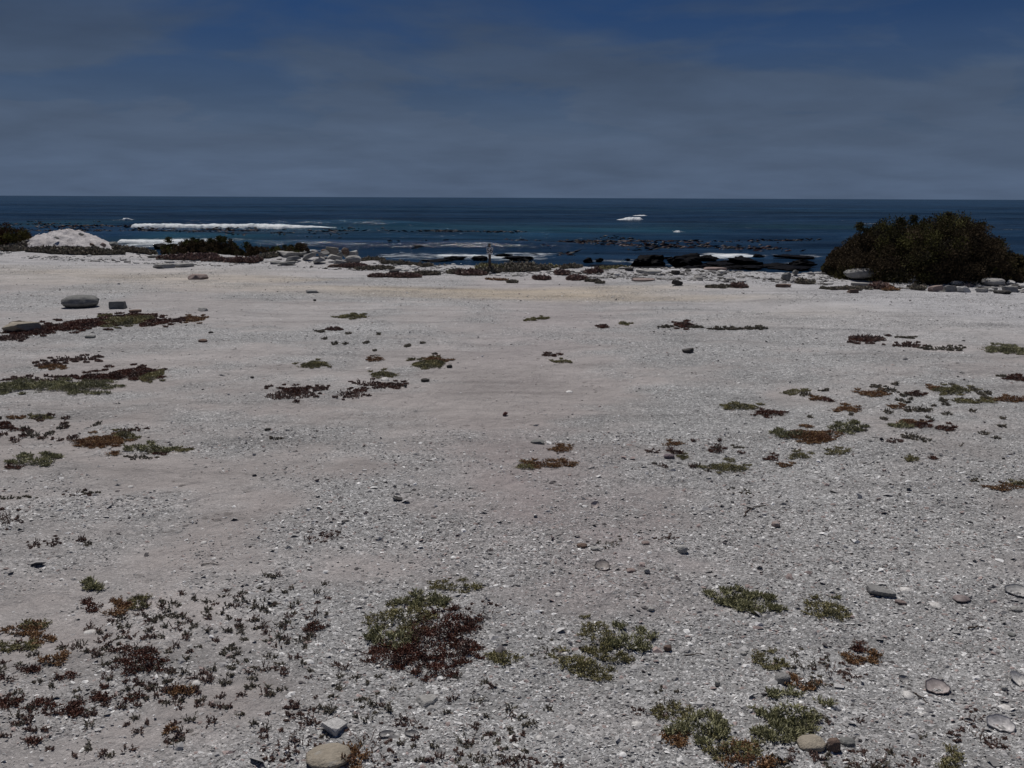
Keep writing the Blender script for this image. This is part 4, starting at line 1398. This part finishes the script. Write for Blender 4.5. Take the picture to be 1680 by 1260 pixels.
wm, wt, wb = new_mat('weathered_wood', .9, .15)
wtc = N(wt, 'ShaderNodeTexCoord'); wmp = N(wt, 'ShaderNodeMapping'); wmp.inputs['Scale'].default_value = (40, 40, 4)
wt.links.new(wtc.outputs['Object'], wmp.inputs[0])
wt.links.new(ramp(wt, [(.3, (.06, .045, .04)), (.7, (.17, .135, .12))], noise(wt, 1, 6, .6, wmp.outputs[0])), wb.inputs['Base Color'])
pmt, pt_, pb_ = new_mat('white_paint', .6, .3)
pg = N(pt_, 'ShaderNodeNewGeometry')
pt_.links.new(ramp(pt_, [(.35, (.70, .68, .66)), (.6, (.86, .85, .83))], noise(pt_, 30, 4, .6, pg.outputs['Position'])), pb_.inputs['Base Color'])
kmt, kt_, kb_ = new_mat('black_paint', .6, .3); kb_.inputs['Base Color'].default_value = (.012, .012, .012, 1)
box('wooden_stake', .062, .05, PH + .12, (0, 0, PH / 2 - .06), wm, post, .006, .92)
pz = (447 - 412) * dd_ / F_PX
pw, ph = 9.8 * dd_ / F_PX, 10.8 * dd_ / F_PX
plate = box('number_plate', pw, .008, ph, (.002, -.038, pz), pmt, post, .003)
plate.rotation_euler = (R(-9), 0, 0)
cu = bpy.data.curves.new('numeral', 'FONT'); cu.body = '56'; cu.size = ph * 1.02; cu.align_x = 'CENTER'; cu.align_y = 'CENTER'; cu.extrude = .0015; cu.offset = .0006; cu.space_character = .92
tmp = bpy.data.objects.new('t', cu); COL.objects.link(tmp)
me = bpy.data.meshes.new_from_object(tmp.evaluated_get(bpy.context.evaluated_depsgraph_get()))
bpy.data.objects.remove(tmp); me.materials.clear(); me.materials.append(kmt)
num = bpy.data.objects.new('numeral', me); COL.objects.link(num); num.parent = plate
num.rotation_euler = (R(90), 0, 0); num.location = (0, -.0062, 0)
for k in (-1, 1):
    box('screw', .005, .004, .005, (0, -.006, k * ph * .44), wm, plate, .001)

# ------------------------------------------------------------------ broken shell and grit all over (uncountable)


def grit(n, y0, y1, size, seed, name='broken_shell_grit', dark=.07, thr=.25, power=1.0):
    r = np.random.default_rng(seed)
    uu = r.uniform(0, 1, n * 3)
    y = np.sqrt(y0 ** 2 + uu * (y1 ** 2 - y0 ** 2)) if power == 1 else y0 * (y1 / y0) ** uu
    x = r.uniform(-1, 1, n * 3) * (.74 * y + .5)
    s_, p_, b2, pl_ = masks(x, y)
    cl_ = fbm(x * 3.5, y * 3.5, seed + 1, 3)
    pr = np.clip((s_ * .9 + .1 + 1.4 * (cl_ - .5)) - thr * .5, .03, 1)
    fl = np.clip(17.1 - 0.32 * x, 13.8, 22.5)
    pr = np.where(y > fl, .9, pr)
    ok = r.uniform(0, 1, n * 3) < pr
    x, y = x[ok][:n], y[ok][:n]
    m = len(x)
    s = size * (y / y0) ** .55 * np.exp(r.normal(size=m) * .45) * .5
    z = hgt(x, y) + s * .15
    K = 5
    th = np.linspace(0, 2 * math.pi, K, endpoint=False)[None] + r.uniform(0, 6.28, (m, 1)) + r.uniform(-.35, .35, (m, K))
    rad = s[:, None] * r.uniform(.55, 1.25, (m, K))
    asp = r.uniform(.45, 1.0, (m, 1))
    lx = rad * np.cos(th); ly = rad * np.sin(th) * asp; lz = -np.abs(r.normal(size=(m, K))) * s[:, None] * .25
    top = np.stack([np.zeros(m), np.zeros(m), s * .18], -1)[:, None]
    Lc = np.concatenate([np.stack([lx, ly, lz], -1), top], 1)
    az = r.uniform(0, 6.28, m); tl = np.abs(r.normal(size=m)) * .38
    ax = np.stack([np.cos(az), np.sin(az), np.zeros(m)], -1)
    c_ = np.cos(tl)[:, None, None]; si = np.sin(tl)[:, None, None]; axb = np.repeat(ax[:, None], K + 1, 1)
    Lr = Lc * c_ + np.cross(axb, Lc) * si + axb * (axb * Lc).sum(-1, keepdims=True) * (1 - c_)
    V = Lr + np.stack([x, y, z + np.sin(tl) * s * .45], -1)[:, None]
    i0 = np.arange(m)[:, None, None] * (K + 1)
    Tt = np.array([[k, (k + 1) % K, K] for k in range(K)])
    Fc = (i0 + Tt[None]).reshape(-1, 3)
    v_ = r.uniform(0, 1, m)
    base = np.where(v_[:, None] < dark * .6, np.array([[.11, .10, .10]]), np.where(v_[:, None] < .5, np.array([[.32, .31, .30]]), np.where(v_[:, None] < .86, np.array([[.46, .45, .44]]), np.array([[.78, .77, .75]]))))
    pkm = (r.uniform(0, 1, m) < .08)[:, None]
    base = np.where(pkm, np.array([[.36, .29, .27]]), base) * r.uniform(.8, 1.15, m)[:, None]
    C = np.repeat(base, K + 1, 0)
    o = mesh_np(name, V.reshape(-1, 3), Fc, GRIT, cols=C)
    tag(o, 'broken white and grey shell fragments strewn all over the sand', 'shell grit', kind='stuff')


grit(105000, 1.6, 5.5, .0062, 91, power=2)
grit(4000, 1.6, 5.0, .0125, 92, power=2)
grit(30000, 1.6, 4.2, .0078, 96, power=2, thr=.75)
grit(60000, 5.0, 22.0, .0090, 93, power=2, dark=.05)
grit(320, 3.0, 20.0, .015, 94, power=2, dark=.5)


def rubble(n, seed):
    """Loose small stones beyond the pan edge."""
    r = np.random.default_rng(seed)
    x = r.uniform(-16, 15, n * 3); fl = np.clip(17.1 - 0.32 * x, 13.8, 22.5)
    y = fl + r.uniform(0, 1, n * 3) ** 1.3 * 5.5 - .1
    d_ = fbm(x * .9, y * 1.3, seed, 3)
    wx_ = .35 + .65 * sstep((x + 1) / 4)
    ok = (r.uniform(0, 1, n * 3) < wx_) & (d_ > .42)
    x, y = x[ok][:n], y[ok][:n]
    V0, F0 = ico(1)
    m = len(x)
    s = .022 * np.exp(r.normal(size=m) * .5)
    sc = np.stack([s * r.uniform(.8, 1.6, m), s * r.uniform(.7, 1.2, m), s * r.uniform(.3, .7, m)], -1)
    jig = 1 + r.uniform(-.22, .22, (m, len(V0), 1))
    Vv = V0[None] * jig * sc[:, None] + np.stack([x, y, hgt(x, y) + s * .2], -1)[:, None]
    Fc = (np.arange(m)[:, None, None] * len(V0) + F0[None]).reshape(-1, 3)
    v_ = r.uniform(0, 1, m)[:, None]
    base = np.where(v_ < .25, np.array([[.09, .085, .08]]), np.where(v_ < .7, np.array([[.26, .25, .24]]), np.array([[.5, .49, .47]])))
    o = mesh_np('rubble', Vv.reshape(-1, 3), Fc, GRIT, cols=np.repeat(base * r.uniform(.8, 1.2, m)[:, None], len(V0), 0))
    tag(o, 'small loose stones and coarse shell along the shore edge', 'rubble', kind='stuff')


rubble(9000, 95)

# ------------------------------------------------------------------ tiny weeds of the lower left field (ground cover)


def cover(text, name, label):
    leaf = Bag(); stem = leaf
    for cx, cy, w, h, n, K in text:
        for _ in range(n):
            x = cx + rng.uniform(-1, 1) * w / 2; y = cy + rng.uniform(-1, 1) * h / 2
            if ((x - cx) / (w / 2)) ** 2 + ((y - cy) / (h / 2)) ** 2 > 1.1 or y > 1275: continue
            s = rng.uniform(.4, 1.0) ** 1.5
            grow(leaf, stem, x, y, (6 + 17 * s) * (y / 1100), (5 + 10 * s) * (y / 1100), K[int(rng.integers(len(K)))], dens=.8)
    root = empty(name, (0, 0, 0)); tag(root, label, 'ground cover', kind='stuff')
    leaf.build('foliage', LEAF, root)


cover([(120, 1130, 300, 230, 130, 'MMDDR'), (330, 1060, 340, 200, 170, 'MDDDM'), (440, 1000, 240, 140, 60, 'DDM'), (210, 1010, 300, 60, 24, 'DM'),
       (40, 705, 150, 50, 30, 'MDR'), (100, 700, 120, 50, 12, 'MD'), (330, 1190, 260, 90, 16, 'MD')], 'tiny_weeds',
      'many tiny dark twiggy weeds sprinkled over the lower left sand')
cover([(690, 1170, 420, 130, 50, 'DDM'), (800, 1240, 260, 50, 26, 'DM'), (1440, 1215, 420, 90, 14, 'DM'), (560, 1130, 200, 90, 18, 'DM')], 'sparse_weeds',
      'sparse tiny dark weeds between the shells along the bottom')
cover([(1500, 680, 360, 110, 26, 'D'), (1140, 745, 200, 50, 14, 'DM'), (600, 560, 300, 60, 10, 'D'), (1560, 660, 180, 40, 22, 'D')], 'dry_weed_crumbs',
      'dark dry weed crumbs scattered on the middle sand')

# ------------------------------------------------------------------ floating kelp


def kelp(rows, seed):
    r = np.random.default_rng(seed)
    bag = Bag()
    for px, py, w, h, n in rows:
        for _ in range(n):
            x = px + r.uniform(-1, 1) * w / 2
            y = py + r.normal() * h * .42 + 1.1 * math.sin(x * .05)
            if vn(x * .09, y * .4, seed) < .42: continue
            c = PS(x, y)
            k = int(r.integers(1, 6))
            L = r.uniform(.25, 1.0)
            px_ = c[0] + r.normal(size=k) * .6; py_ = c[1] + r.normal(size=k) * .25
            z = SEA_Z + sea_h(px_, py_) - .01
            dirs = np.stack([r.choice([-1, 1], k) * r.uniform(.6, 1, k), r.normal(size=k) * .3, r.uniform(.0, .22, k)], -1)
            dirs /= np.linalg.norm(dirs, axis=1, keepdims=True)
            red = (.040, .018, .020) if r.uniform() < .35 else (.012, .011, .015)
            bag.add(spindles(np.stack([px_, py_, z], -1), dirs, L * r.uniform(.4, 1, k), .14 * r.uniform(.5, 1.5, k), np.tile(np.array([red]), (k, 1)), .5, r=r))
    m = tint_mat('kelp', .6, .2)
    o = bag.build('floating_kelp', m)
    tag(o, 'dark floating kelp drifting in broken bands near the shore', 'kelp', kind='stuff')


kelp([(330, 378, 260, 3, 160), (560, 381, 160, 4, 110), (740, 385, 140, 4, 45), (820, 387, 60, 3, 26), (690, 383, 120, 4, 40), (90, 369, 160, 5, 90), (190, 377, 180, 8, 150), (90, 379, 130, 6, 90),
      (1000, 404, 190, 5, 150), (930, 401, 120, 4, 60), (1080, 407, 90, 4, 40), (1140, 404, 60, 3, 20), (910, 416, 80, 2, 25), (1010, 392, 60, 2, 14), (1240, 408, 120, 4, 40), (1290, 395, 90, 3, 24), (1180, 400, 160, 3, 30),
      (470, 388, 200, 3, 30), (300, 384, 160, 3, 40), (1000, 398, 260, 2, 30), (820, 396, 100, 2, 12), (690, 406, 60, 2, 8)], 97)
